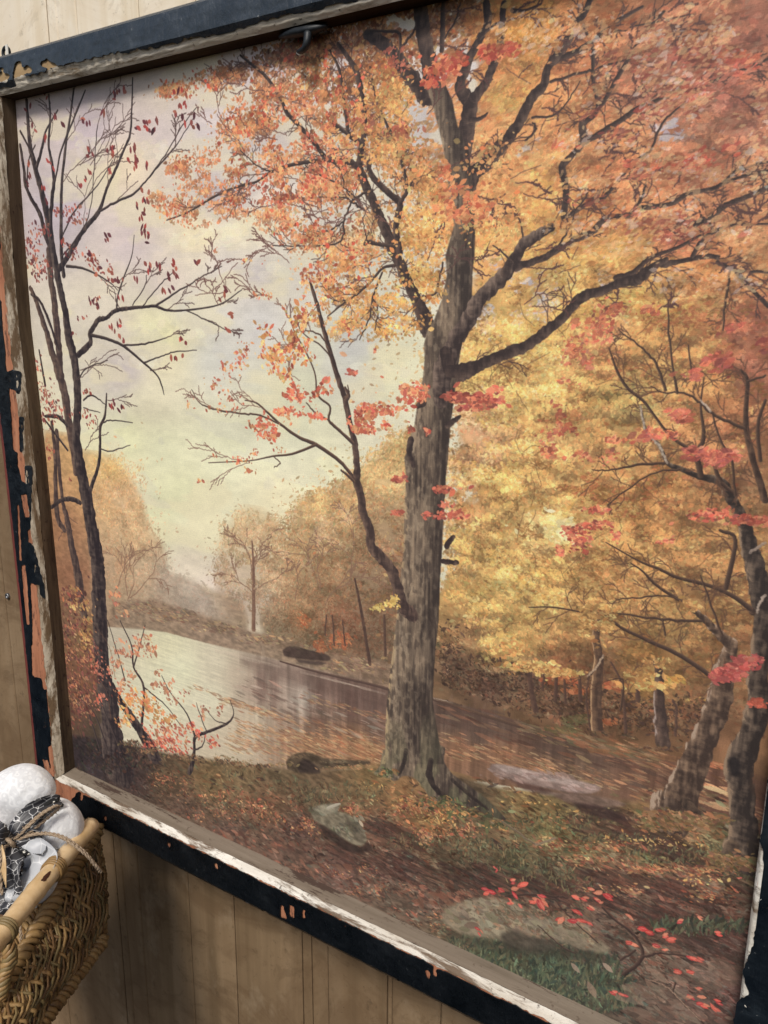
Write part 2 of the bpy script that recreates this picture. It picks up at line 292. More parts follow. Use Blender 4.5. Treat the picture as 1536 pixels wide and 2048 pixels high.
def black(rail, mat):
    P = dense(prof(rail, 'face'), .0012); Ln = LEN[rail]; n = int((Ln + .1) / .0013); m = len(P)
    V, keep = [], set(); peels = [notes(rail, q) for q in PEEL[rail]]
    ext = [(P[0][0] - k * .0011, P[0][1] - k * .0009) for k in (6, 5, 4, 3, 2, 1)]
    if rail == 'right': ext = [(P[0][0] - k * .0012, P[0][1]) for k in (7, 6, 5, 4, 3, 2, 1)]
    P = ext + P; m = len(P); arc = [0]
    for p, q in zip(P[:-1], P[1:]): arc.append(arc[-1] + math.hypot(q[0] - p[0], q[1] - p[1]))
    grid = []
    for i in range(n + 1):
        f = i / n; row = []
        for j, (s, d) in enumerate(P):
            a = -s + f * (Ln + 2 * s)
            j1 = mnoise.noise(Vector((a * 45, 1.3, len(rail)))); j2 = mnoise.noise(Vector((a * 170, s * 120, 5.))); j3 = mnoise.noise(Vector((a * 600, s * 500, 2.)))
            lift = .0009 + .00035 * mnoise.noise(Vector((a * 120, s * 160, 8.)))
            V.append(place(rail, a, s, d + lift) if s < P[-1][0] - .0001 else place(rail, a, s + lift, d))
            edge = P[len(ext)][0] + .0010 + .0016 * j1 + .0010 * j2 + .0005 * j3
            if rail == 'right': edge = float(np.interp(a, [q[0] for q in REDGE], [q[1] for q in REDGE])) + .0007 * j2 + .0005 * j3
            if rail == 'top': edge = float(np.interp(a, [q[0] for q in TEDGE], [q[1] for q in TEDGE])) - .0022 + .0016 * j2 + .0012 * j1 + .0006 * j3
            if rail == 'left':
                edge += .0006
                if any(inpoly(a, s, q) for q in LPATCH): edge = s - .001
            ok = s > edge
            if ok:
                for q in peels:
                    if inpoly(a + .0012 * j3 + .001 * j2, s + .0006 * j2 + .0005 * j3, q): ok = False; break
            if rail == 'left' and s > .0462 + .0008 * j2 and d > .0: ok = False
            if rail != 'left' and s > .044 and j1 > .32 and j2 > 0: ok = False
            if ok and mnoise.noise(Vector((a * 330, s * 330, 11.))) + .3 * j1 > .84: ok = False
            row.append(ok)
        grid.append(row)
    F = []
    for i in range(n):
        for j in range(m - 1):
            if grid[i][j] and grid[i + 1][j] and grid[i][j + 1] and grid[i + 1][j + 1]:
                o = i * m + j; F.append((o, o + 1, o + m + 1, o + m) if rail in ('left', 'top') else (o, o + m, o + m + 1, o + 1))
    cnt = {}
    for f in F:
        for a, b in zip(f, f[1:] + f[:1]): cnt[(min(a, b), max(a, b))] = cnt.get((min(a, b), max(a, b)), 0) + 1
    nb = {}
    for (a, b), c in cnt.items():
        if c == 1: nb.setdefault(a, []).append(b); nb.setdefault(b, []).append(a)
    for it in range(3):            # round off the stepped outline of the paint film
        N = {v: sum((Vector(V[q]) for q in k), Vector()) / len(k) for v, k in nb.items()}
        for v, q in N.items(): V[v] = tuple(Vector(V[v]) * .45 + q * .55)
    used = sorted({v for f in F for v in f}); ix = {v: k for k, v in enumerate(used)}
    return [V[v] for v in used], [tuple(ix[v] for v in f) for f in F]
RAILS = {'left': ('stile', 'orange', 'side', 'cream_v', 'black'), 'right': ('stile', 'orange', 'side', 'cream_h', 'black'), 'bottom': ('rail', 'orange', 'ledge', 'cream_h', 'black3'), 'top': ('rail', 'tan', 'shade_wood', 'cream_t', 'black_sheen')}
LAB = {'left': 'left upright of the frame, black paint flaked off to orange wood', 'right': 'right upright of the frame, glossy black with a torn cream edge', 'bottom': 'bottom rail of the frame with a white inner edge', 'top': 'top rail of the frame, black with a painted bluish sky sheen over tan wood'}
for r, (nm, m0, m1, m2, m3) in RAILS.items():
    base = mesh(nm, *strip(r, dense(prof(r, 'face'), .004), .004, .0003, 2), M[m0], pic, label=LAB[r])
    mesh('inner_edge', *strip(r, dense(prof(r, 'side'), .0012), .0022, .0004, 3), M[m1], base)
    cp = prof(r, 'cream'); cp = cp + [(cp[-1][0] + (.0008 if r == 'right' else .0012), cp[-1][1] + .0002)]
    if r == 'right': cp = [(cp[0][0], cp[0][1])] + cp[1:] + [(.006, .0233)]
    mesh('cream_paint', *strip(r, dense(cp, .0008), .0014, .0016 if r == 'left' else .0009, 4, .0002, .0026), M[m2], base)
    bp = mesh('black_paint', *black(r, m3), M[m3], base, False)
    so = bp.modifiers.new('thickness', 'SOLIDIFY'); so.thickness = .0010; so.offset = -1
    if r == 'left':
        mesh('red_paint', *strip(r, dense([(.0445, .0233), (.0466, .0231), (.0527, .0218), (.0562, .0171), (.0572, .008), (.0572, -.028)], .003), .004, .0001, 9, .0002), M['red'], base)
# ------------------------------------------------------------------ canvas
# ---------------------------------------------------------------- the printed landscape (flat print on canvas)
# Everything is drawn in canvas metres; PX()/UV() only turn the notes taken from the photograph into canvas places.
FOC = 1628.63378
CAM = np.array([0.86252993, -0.58369052, -0.22794834])
RM = np.array([[0.83691676, 0.54729713, 0.00601571], [0.13077618, -0.18928373, -0.97317484], [-0.53147712, 0.81525304, -0.22998815]])
TX0, TZ0, TS = -0.012, 0.022, 2400.0
TW, TH = int(0.85 * TS), int(0.84 * TS)
rng = np.random.default_rng(11)
def UV(px, py):
    """note coordinate -> texture column,row"""
    px = np.asarray(px, float); py = np.asarray(py, float)
    d = np.stack([(px - 768) / FOC, (py - 1024) / FOC, np.ones_like(px)], -1) @ RM
    s = -CAM[1] / d[..., 1]
    return (CAM[0] + s * d[..., 0] - TX0) * TS, (TZ0 - (CAM[2] + s * d[..., 2])) * TS
def PX(u, v):
    P = np.stack([u / TS + TX0 - CAM[0], np.full_like(u, -CAM[1]), TZ0 - v / TS - CAM[2]], -1) @ RM.T
    return 768 + FOC * P[..., 0] / P[..., 2], 1024 + FOC * P[..., 1] / P[..., 2]
def lscale(px, py):
    a = UV(px, py); b = UV(px + 4, py); c = UV(px, py + 4)
    return math.sqrt(abs((b[0] - a[0]) * (c[1] - a[1]) - (b[1] - a[1]) * (c[0] - a[0]))) / 4
def upsample(a, H, W):
    h, w = a.shape[:2]
    y = np.linspace(0, h - 1.001, H); x = np.linspace(0, w - 1.001, W)
    yi = y.astype(int); xi = x.astype(int); fy = y - yi; fx = x - xi
    fy = (fy * fy * (3 - 2 * fy)); fx = (fx * fx * (3 - 2 * fx))
    if a.ndim == 3: fy = fy[:, None, None]; fx = fx[None, :, None]
    else: fy = fy[:, None]; fx = fx[None, :]
    r = a[yi] * (1 - fy) + a[yi + 1] * fy
    return (r[:, xi] * (1 - fx) + r[:, xi + 1] * fx).astype(np.float32)
def noise(H, W, cx, cy=None, octv=3, seed=0):
    g = np.random.default_rng(seed); cy = cy or cx; out = np.zeros((H, W), np.float32); amp = 1; tot = 0
    for o in range(octv):
        out += amp * upsample(g.random((int(H / cy) + 3, int(W / cx) + 3)).astype(np.float32), H, W); tot += amp
        amp *= .5; cx = max(cx / 2, 1.01); cy = max(cy / 2, 1.01)
    out /= tot
    return np.clip((out - .5) * 1.9 + .5, 0, 1)
def field(anchors, power=2.4, step=12):
    h, w = TH // step + 2, TW // step + 2
    vv, uu = np.meshgrid(np.arange(h) * step * 1., np.arange(w) * step * 1., indexing='ij')
    X, Y = PX(uu, vv)
    A = np.array(anchors, float); ws = 0; out = 0
    for a in A:
        d = ((X - a[0]) ** 2 + (Y - a[1]) ** 2 + 400.) ** (-power / 2 * 1.25)
        ws = ws + d; out = out + d[..., None] * a[2:]
    return (out / ws[..., None])
def fsample(f, u, v, step=12):
    return f[np.clip((v / step).round().astype(int), 0, f.shape[0] - 1), np.clip((u / step).round().astype(int), 0, f.shape[1] - 1)]
IMG = None
def stamp(u, v, L, W, ang, col, alpha=1.0, lens=True):
    """many small brush marks: half length L, half width W in texels"""
    n = len(u); L = np.broadcast_to(L, n).astype(np.float32); W = np.broadcast_to(W, n).astype(np.float32)
    ang = np.broadcast_to(ang, n); alpha = np.broadcast_to(alpha, n)
    flat = IMG.reshape(-1, 3)
    for s in range(0, n, 3000):
        e = min(n, s + 3000); R = int(math.ceil(L[s:e].max())) + 1
        o = np.arange(-R, R + 1)
        dy, dx = np.meshgrid(o, o, indexing='ij')
        ui = u[s:e].astype(int); vi = v[s:e].astype(int)
        fx = dx[None] - (u[s:e] - ui)[:, None, None]; fy = dy[None] - (v[s:e] - vi)[:, None, None]
        c = np.cos(ang[s:e])[:, None, None]; sn = np.sin(ang[s:e])[:, None, None]
        a = (fx * c + fy * sn) / L[s:e, None, None]; b = (-fx * sn + fy * c) / W[s:e, None, None]
        m = (np.abs(b) < (1 - a * a)) if lens else (a * a + b * b < 1)
        k, j, i = np.nonzero(m)
        yy = vi[k] + o[j]; xx = ui[k] + o[i]
        ok = (yy >= 0) & (yy < TH) & (xx >= 0) & (xx < TW); k = k[ok]; idx = yy[ok] * TW + xx[ok]
        al = alpha[s:e][k][:, None]
        flat[idx] = flat[idx] * (1 - al) + col[s:e][k] * al
def catmull(P, sub):
    P = np.array(P, float)
    Q = np.vstack([2 * P[0] - P[1], P, 2 * P[-1] - P[-2]]); out = []
    for i in range(1, len(Q) - 2):
        for k in range(sub):
            t = k / sub
            out.append(.5 * ((2 * Q[i]) + (-Q[i - 1] + Q[i + 1]) * t + (2 * Q[i - 1] - 5 * Q[i] + 4 * Q[i + 1] - Q[i + 2]) * t * t + (-Q[i - 1] + 3 * Q[i] - 3 * Q[i + 1] + Q[i + 2]) * t ** 3))
    out.append(P[-1]); return np.array(out)
BARK = None
def limb(pts, dark, light, lit=-1, sub=6, rough=.06, alpha=1., edge=None):
    """pts: (px,py,width px). dark/light colours across the limb, lit side -1 left / +1 right"""
    P = []
    for p in pts:
        u, v = UV(p[0], p[1]); P.append((float(u), float(v), max(p[2] * lscale(p[0], p[1]) / 2, .9)))
    big = max(p[2] for p in P)
    Q = catmull(P, sub)
    if big > 3:
        j = rng.normal(0, 1, (len(Q), 2)) * np.minimum(Q[:, 2:3], 14) * rough; j[0] = 0; Q[:, :2] += j
        Q[:, 2] *= 1 + rng.normal(0, .035, len(Q))
    else: Q[1:-1, :2] += rng.normal(0, .8, (len(Q) - 2, 2))
    dark = np.array(dark, float); light = np.array(light, float)
    for i in range(len(Q) - 1):
        a, b = Q[i], Q[i + 1]; r = max(a[2], b[2]) + 2
        x0 = max(int(min(a[0], b[0]) - r), 0); x1 = min(int(max(a[0], b[0]) + r) + 1, TW)
        y0 = max(int(min(a[1], b[1]) - r), 0); y1 = min(int(max(a[1], b[1]) + r) + 1, TH)
        if x1 <= x0 or y1 <= y0: continue
        yy, xx = np.mgrid[y0:y1, x0:x1]
        d = b[:2] - a[:2]; L2 = d @ d + 1e-6
        t = np.clip(((xx - a[0]) * d[0] + (yy - a[1]) * d[1]) / L2, 0, 1)
        ex = xx - a[0] - t * d[0]; ey = yy - a[1] - t * d[1]
        dist = np.hypot(ex, ey); w = a[2] + (b[2] - a[2]) * t
        bk = BARK[y0:y1, x0:x1]
        wj = w * (1 + (bk - .5) * .25) if big > 5 else w
        m = np.clip(wj - dist + .5, 0, 1) * alpha
        nn = np.array((-d[1], d[0])) / math.sqrt(L2); nn = nn * (np.sign(nn[0]) if abs(nn[0]) > abs(nn[1]) else np.sign(nn[1]) or 1)
        nrm = ((xx - a[0]) * nn[0] + (yy - a[1]) * nn[1]) / np.maximum(w, 1)
        sh = np.clip(.5 + .5 * nrm * lit, 0, 1) ** 1.6
        if big > 5: sh = np.clip(sh * .75 + (bk - .5) * .7 + (SPK[y0:y1, x0:x1] - .5) * .5 + .05, 0, 1)
        c = dark + (light - dark) * sh[..., None]
        if edge is not None and big > 5:
            k = np.clip((nrm * lit - .72) * 6, 0, 1) * (bk > .45)
            c = c * (1 - k[..., None]) + np.array(edge) * k[..., None]
        IMG[y0:y1, x0:x1] = IMG[y0:y1, x0:x1] * (1 - m[..., None]) + c * m[..., None]
def twigs(p, ang, length, depth, col, w=1.6, spread=.5, n=3):
    """a fan of fine twigs in note coordinates"""
    if depth == 0 or length < 6: return
    x, y = p; pts = [(x, y, w)]; a = ang
    for k in range(4):
        a += rng.normal(0, .16); x += math.cos(a) * length / 4; y += math.sin(a) * length / 4; pts.append((x, y, w * (1 - k * .16)))
        if k in (1, 2) or k == 3:
            if rng.random() < .75: twigs((x, y), a + rng.choice((-1, 1)) * rng.uniform(.25, spread + .25), length * rng.uniform(.45, .7), depth - 1, col, w * .75, spread)
    limb(pts, col, col, sub=3, alpha=.85)
def sprout(p, n, ln=38, col=(92, 68, 60), alpha=.8):
    """fine side twigs growing out of a drawn branch"""
    L = sum(math.hypot(b[0] - a[0], b[1] - a[1]) for a, b in zip(p[:-1], p[1:]))
    for k in range(max(1, int(n * L / 100))):
        i = rng.integers(0, len(p) - 1); t = rng.random(); x = p[i][0] + (p[i + 1][0] - p[i][0]) * t; y = p[i][1] + (p[i + 1][1] - p[i][1]) * t
        a = math.atan2(p[i + 1][1] - p[i][1], p[i + 1][0] - p[i][0]) + rng.choice((-1, 1)) * rng.uniform(.35, 1.0); l = ln * rng.uniform(.5, 1.4)
        for g in range(3):
            b = a + rng.normal(0, .3); m = (x + math.cos(a) * l * .5, y + math.sin(a) * l * .5); e = (m[0] + math.cos(b) * l * .5, m[1] + math.sin(b) * l * .5)
            w = (2.4, 1.7, 1.3)[g]; limb([(x, y, w), (m[0], m[1], w * .75), (e[0], e[1], w * .4)], col, col, sub=3, alpha=alpha)
            x, y = m; a = b + rng.choice((-1, 1)) * rng.uniform(.4, .8); l *= .7
def poly(pts, smooth=1):
    P = catmull([(float(a), float(b)) for a, b in (UV(x, y) for x, y in pts)], 4) if smooth else np.array([[float(c) for c in UV(x, y)] for x, y in pts])
    x0, y0 = np.maximum(P.min(0).astype(int) - 1, 0); x1 = min(int(P[:, 0].max()) + 2, TW); y1 = min(int(P[:, 1].max()) + 2, TH)
    yy = np.arange(y0, y1)[:, None] + .5; xx = np.arange(x0, x1)[None] + .5
    m = np.zeros((y1 - y0, x1 - x0), bool)
    for i in range(len(P)):
        ax, ay = P[i]; bx, by = P[(i + 1) % len(P)]
        if ay == by: continue
        r0 = max(int(math.ceil(min(ay, by) - y0 - .5)), 0); r1 = min(int(math.floor(max(ay, by) - y0 - .5)) + 1, y1 - y0)
        if r1 <= r0: continue
        ys = yy[r0:r1]; m[r0:r1] ^= (xx < ax + (ys - ay) * (bx - ax) / (by - ay))
    return y0, y1, x0, x1, m
def blur(a, r):
    for ax in (0, 1):
        c = np.cumsum(np.pad(a, [(r + 1, r) if k == ax else (0, 0) for k in range(a.ndim)], mode='edge'), ax, dtype=np.float64)
        a = ((np.take(c, range(2 * r + 1, c.shape[ax]), ax) - np.take(c, range(0, c.shape[ax] - 2 * r - 1), ax)) / (2 * r + 1)).astype(np.float32)
    return a
def fill(pts, col, alpha=1., tex=0., soft=0, smooth=1):
    y0, y1, x0, x1, m = poly(pts, smooth)
    m = m.astype(np.float32)
    if soft: m = blur(m, soft)
    c = np.array(col, float) if not callable(col) else col(y0, y1, x0, x1)
    c = c * (1 + tex * (SPK[y0:y1, x0:x1, None] - .5))
    IMG[y0:y1, x0:x1] = IMG[y0:y1, x0:x1] * (1 - alpha * m[..., None]) + c * alpha * m[..., None]
def jitter(c, val=.12, hue=.05):
    n = len(c); c = c * (1 + rng.normal(0, val, (n, 1)))
    h = rng.normal(0, hue, n); c[:, 0] *= 1 + h * .5; c[:, 1] *= 1 - h; c[:, 2] *= 1 - h * 1.2
    return c
def blobs(B, n, size, fld, ang=0., aj=.7, asp=.45, val=.14, hue=.06, alpha=.9, dark=None, mixd=.0, gap=.0, seed=1, edgefall=.6):
    """B: (px,py,rx,ry[,weight]); n marks per 1000 px^2"""
    nz = CL1 if seed % 2 else CL2
    if size < 4.5: size *= .80; n *= 1.35
    us, vs = [], []
    for b in B:
        wgt = b[4] if len(b) > 4 else 1.
        k = int(n * wgt * b[2] * b[3] * 3.14 / 1000) + 1
        th = rng.uniform(0, 6.283, k); r = np.where(rng.random(k) < .5, rng.random(k) ** edgefall, np.abs(rng.normal(0, .62, k)))
        x = b[0] + b[2] * r * np.cos(th); y = b[1] + b[3] * r * np.sin(th)
        u, v = UV(x, y); us.append(u); vs.append(v)
    u = np.concatenate(us); v = np.concatenate(vs)
    ok = (u > 0) & (u < TW - 1) & (v > 0) & (v < TH - 1); u = u[ok]; v = v[ok]
    q = nz[v.astype(int), u.astype(int)]
    keep = q > gap; u = u[keep]; v = v[keep]; q = q[keep]
    o = rng.permutation(len(u)); u = u[o]; v = v[o]; q = q[o]
    c = fsample(fld, u, v) if isinstance(fld, np.ndarray) and fld.ndim == 3 else np.array(fld, float)[rng.integers(0, len(fld), len(u))]
    c = jitter(c.astype(float), val, hue)
    c = c * (.86 + .34 * CL3[v.astype(int), u.astype(int)][:, None])
    if dark is not None:
        k = rng.random(len(u)) < mixd; c[k] = np.array(dark) * (1 + rng.normal(0, .15, (k.sum(), 1)))
    L = size * TS / 1000 * np.clip(rng.lognormal(-.28, .38, len(u)), .3, 1.6)
    stamp(u, v, L, L * asp * rng.uniform(.7, 1.3, len(u)), ang + rng.normal(0, aj, len(u)), np.clip(c, 8, 255), alpha)

SKYA = [(60,230,196,182,182),(180,260,190,176,184),(250,330,232,214,186),(120,420,192,180,194),(300,250,200,186,184),(330,200,205,192,180),(420,270,205,194,196),(260,480,205,190,190),(330,560,214,200,190),
 (400,470,238,224,186),(450,400,200,190,196),(480,470,236,226,194),(560,150,196,184,190),(520,560,206,198,198),(450,520,212,204,198),(240,640,214,204,184),(300,650,222,218,178),(390,640,206,204,200),(340,670,230,226,178),(520,640,204,202,200),
 (250,740,196,186,186),(330,730,222,214,182),(300,800,218,212,184),(430,720,204,204,196),(560,540,214,208,190),(700,700,196,198,192),(640,680,208,208,188),(780,740,222,220,186),(600,780,212,214,186),
 (250,880,226,228,184),(330,900,218,226,184),(350,980,214,224,176),(450,900,222,226,190),(560,880,220,222,188),(640,960,224,222,186),(760,860,216,212,186),(300,1050,224,226,184),(400,1060,226,224,190),(380,1130,220,208,188),(430,1180,214,198,186),(560,1010,228,220,184),(230,960,222,216,176),(1000,300,198,190,200),(1300,250,196,188,200),(1100,600,200,192,190)]
FOLA = [(560,130,150,100,80),(480,260,196,120,80),(420,330,206,122,86),(380,420,214,140,100),(620,130,168,112,72),(700,120,160,100,62),(600,230,206,128,90),(700,250,206,140,80),(640,330,208,120,86),(560,350,206,130,92),(600,430,214,146,104),(560,470,216,152,116),(700,460,208,156,112),(680,560,218,148,90),(760,300,214,150,92),(800,200,206,146,82),(780,100,168,104,58),(860,60,112,70,50),(860,440,222,158,86),(830,540,226,168,92),(700,640,222,166,104),(770,640,224,160,86),(740,560,220,150,86),
 (900,150,196,112,78),(960,100,190,118,66),(1000,180,206,146,88),(960,260,202,140,90),(1050,60,186,128,60),(1050,150,206,140,78),(1100,250,210,140,88),(1150,130,178,108,74),(1000,380,216,150,90),(940,420,208,128,86),(1060,330,218,156,96),(1080,420,214,150,84),(1000,480,222,166,98),(1200,60,160,98,62),(1250,150,164,104,82),(1330,120,156,96,84),(1300,200,158,94,84),(1400,60,158,98,74),(1500,60,150,92,78),(1450,180,150,84,78),(1250,260,196,130,86),(1380,260,172,112,92),(1500,260,158,98,86),(1250,340,200,120,82),(1400,340,182,104,84),(1300,420,204,136,92),(1350,470,178,98,76),(1500,400,176,120,84),(1200,420,202,122,78),(1230,500,216,160,88),(1160,560,216,160,90),(1100,560,212,160,92),(1060,640,218,172,98),(980,680,226,182,104),(950,760,224,180,98),(1000,620,214,170,100),
 (1300,560,208,160,92),(1400,560,192,128,80),(1500,560,168,116,76),(1500,640,160,96,76),(1400,660,186,136,80),(1300,640,196,140,82),(1200,680,202,140,88),(1240,720,180,130,76),(1100,720,208,168,98),(1050,800,210,168,96),(1150,800,206,160,90),(1250,800,158,134,76),(1300,740,166,132,76),(1400,750,178,130,74),(1500,740,150,92,66),(1380,850,168,118,72),(1480,860,148,98,64),(960,850,196,150,106),(970,900,200,152,104),(1000,960,214,170,92),(1100,880,206,158,92),(1200,900,196,146,86),(1100,980,206,160,92),(1250,960,180,130,76),(1340,960,160,116,68),(1450,960,128,90,60),(1000,1050,200,160,90),(950,1020,190,140,84),(1080,1060,212,176,110),(1180,1080,186,140,80),(1300,1060,178,126,72),(1420,1080,152,112,66),
 (940,1120,186,146,82),(1000,1160,200,164,90),(1100,1150,184,144,78),(1200,1150,176,132,76),(1300,1160,172,128,74),(1400,1160,150,110,66),(950,1200,184,146,80),(1040,1230,196,158,88),(1150,1240,160,124,72),(1250,1220,170,128,72),(1350,1250,152,118,70),(1000,1290,206,168,100),(1050,1290,190,148,88),(940,1270,150,112,76),(920,1330,106,82,66),(980,1370,98,74,62),(1060,1350,96,72,60),(1120,1330,136,90,62),(1200,1340,112,80,60),(1300,1310,150,108,64),(1290,1370,156,116,66),(1400,1310,146,104,66),(1130,1400,100,74,58),(1230,1420,108,78,58),(1300,1430,106,76,56),(1400,1430,118,82,60),(1480,1300,130,92,62),(1440,1440,140,100,72)]
FARA = [(480,1040,196,160,126),(500,1100,178,140,112),(460,1100,190,154,124),(540,1140,170,132,106),(440,1170,180,146,124),(520,1200,152,120,104),(470,1210,156,126,112),(620,1000,208,164,118),(600,1080,176,138,106),(680,1020,196,152,112),(760,930,212,170,124),(790,900,214,172,122),(660,1120,158,120,94),(740,1060,162,124,98),(720,1160,126,94,78),(640,1180,140,104,84),(780,1120,140,104,88),(600,1240,140,100,78),(680,1240,130,84,70),(700,1290,108,76,66),(760,1260,116,84,72),(780,1330,100,76,68),(620,1290,112,86,72),(560,1260,118,94,80),(220,930,214,166,112),(200,1000,206,150,108),(250,1000,212,162,124),(270,1070,204,160,128),(240,1130,180,136,112),(290,1150,176,142,122),(330,1160,168,146,140),(380,1180,170,150,146),(410,1210,166,146,146),(230,1200,150,114,96),(130,1060,156,106,84),(150,1150,142,92,76),(130,1240,120,84,72),(170,1290,118,84,64),(150,1340,112,72,62),(160,1420,92,62,58),(200,1450,70,54,52),(400,1240,150,126,116),(480,1260,136,112,98)]
WATA = [(230,1260,196,184,160),(330,1290,222,216,178),(360,1340,228,226,190),(330,1400,226,224,192),(420,1400,222,216,186),(430,1330,214,204,176),(480,1340,196,178,154),(520,1370,160,136,120),(560,1370,168,146,130),(600,1400,172,156,142),(580,1460,168,140,118),(500,1450,204,186,158),(460,1500,206,190,162),(650,1370,134,108,96),(700,1400,112,88,80),(740,1420,108,86,78),(640,1450,140,110,92),(700,1480,146,106,76),(760,1460,116,90,76),(740,1510,158,116,78),(620,1500,160,118,86),(900,1430,104,84,74),(960,1470,102,82,72),(1000,1440,100,80,72),(920,1500,148,106,78),(1000,1500,140,100,74),(1100,1500,106,84,72),(1180,1530,110,88,72),(1080,1540,128,94,72),(1250,1520,116,84,68),(1300,1560,112,80,64),(1420,1560,106,74,60),(1500,1600,104,72,60),(1300,1500,124,88,68)]
GRDA = [(180,1530,52,44,48),(220,1500,58,48,48),(270,1560,66,52,50),(330,1560,98,78,58),(250,1600,84,64,58),(360,1620,98,76,64),(420,1560,122,98,66),(480,1550,126,104,74),(560,1550,110,92,68),(540,1600,116,86,64),(620,1590,108,88,66),(450,1680,102,78,68),(560,1700,104,80,68),(600,1660,92,68,60),(700,1600,120,96,68),(740,1560,130,104,68),(800,1600,150,110,72),(860,1640,150,110,70),(760,1660,106,76,62),(680,1740,112,84,74),(800,1740,106,80,70),(880,1700,96,78,60),(950,1680,110,90,66),(1000,1650,110,90,64),(930,1600,80,66,52),(1050,1600,140,112,72),(1100,1660,124,108,70),(1020,1730,84,80,56),(960,1760,66,54,48),(1100,1750,88,76,60),(860,1800,108,84,72),(960,1810,118,98,78),(780,1800,104,86,72),(900,1860,104,90,70),(1100,1830,108,84,72),(1160,1700,122,100,68),(1220,1650,118,98,70),(1300,1620,138,108,72),(1350,1640,140,96,72),(1300,1700,120,110,70),(1420,1700,118,100,70),(1480,1720,96,92,62),(1250,1740,128,92,72),(1200,1780,92,72,62),(1350,1780,118,82,70),(1450,1800,104,78,66),(1300,1840,110,84,72),(1200,1860,118,92,78),(1450,1880,108,82,72),(1400,1940,104,84,74),(1000,1920,74,76,56),(1100,1950,60,70,56),(1180,1960,82,70,60),(1250,1920,92,76,66),(1250,2000,84,72,62),(1380,2010,96,76,68),(1480,1990,104,78,72),(1150,2010,76,70,58),(1300,1900,120,96,80)]
LAV = (198, 190, 198)

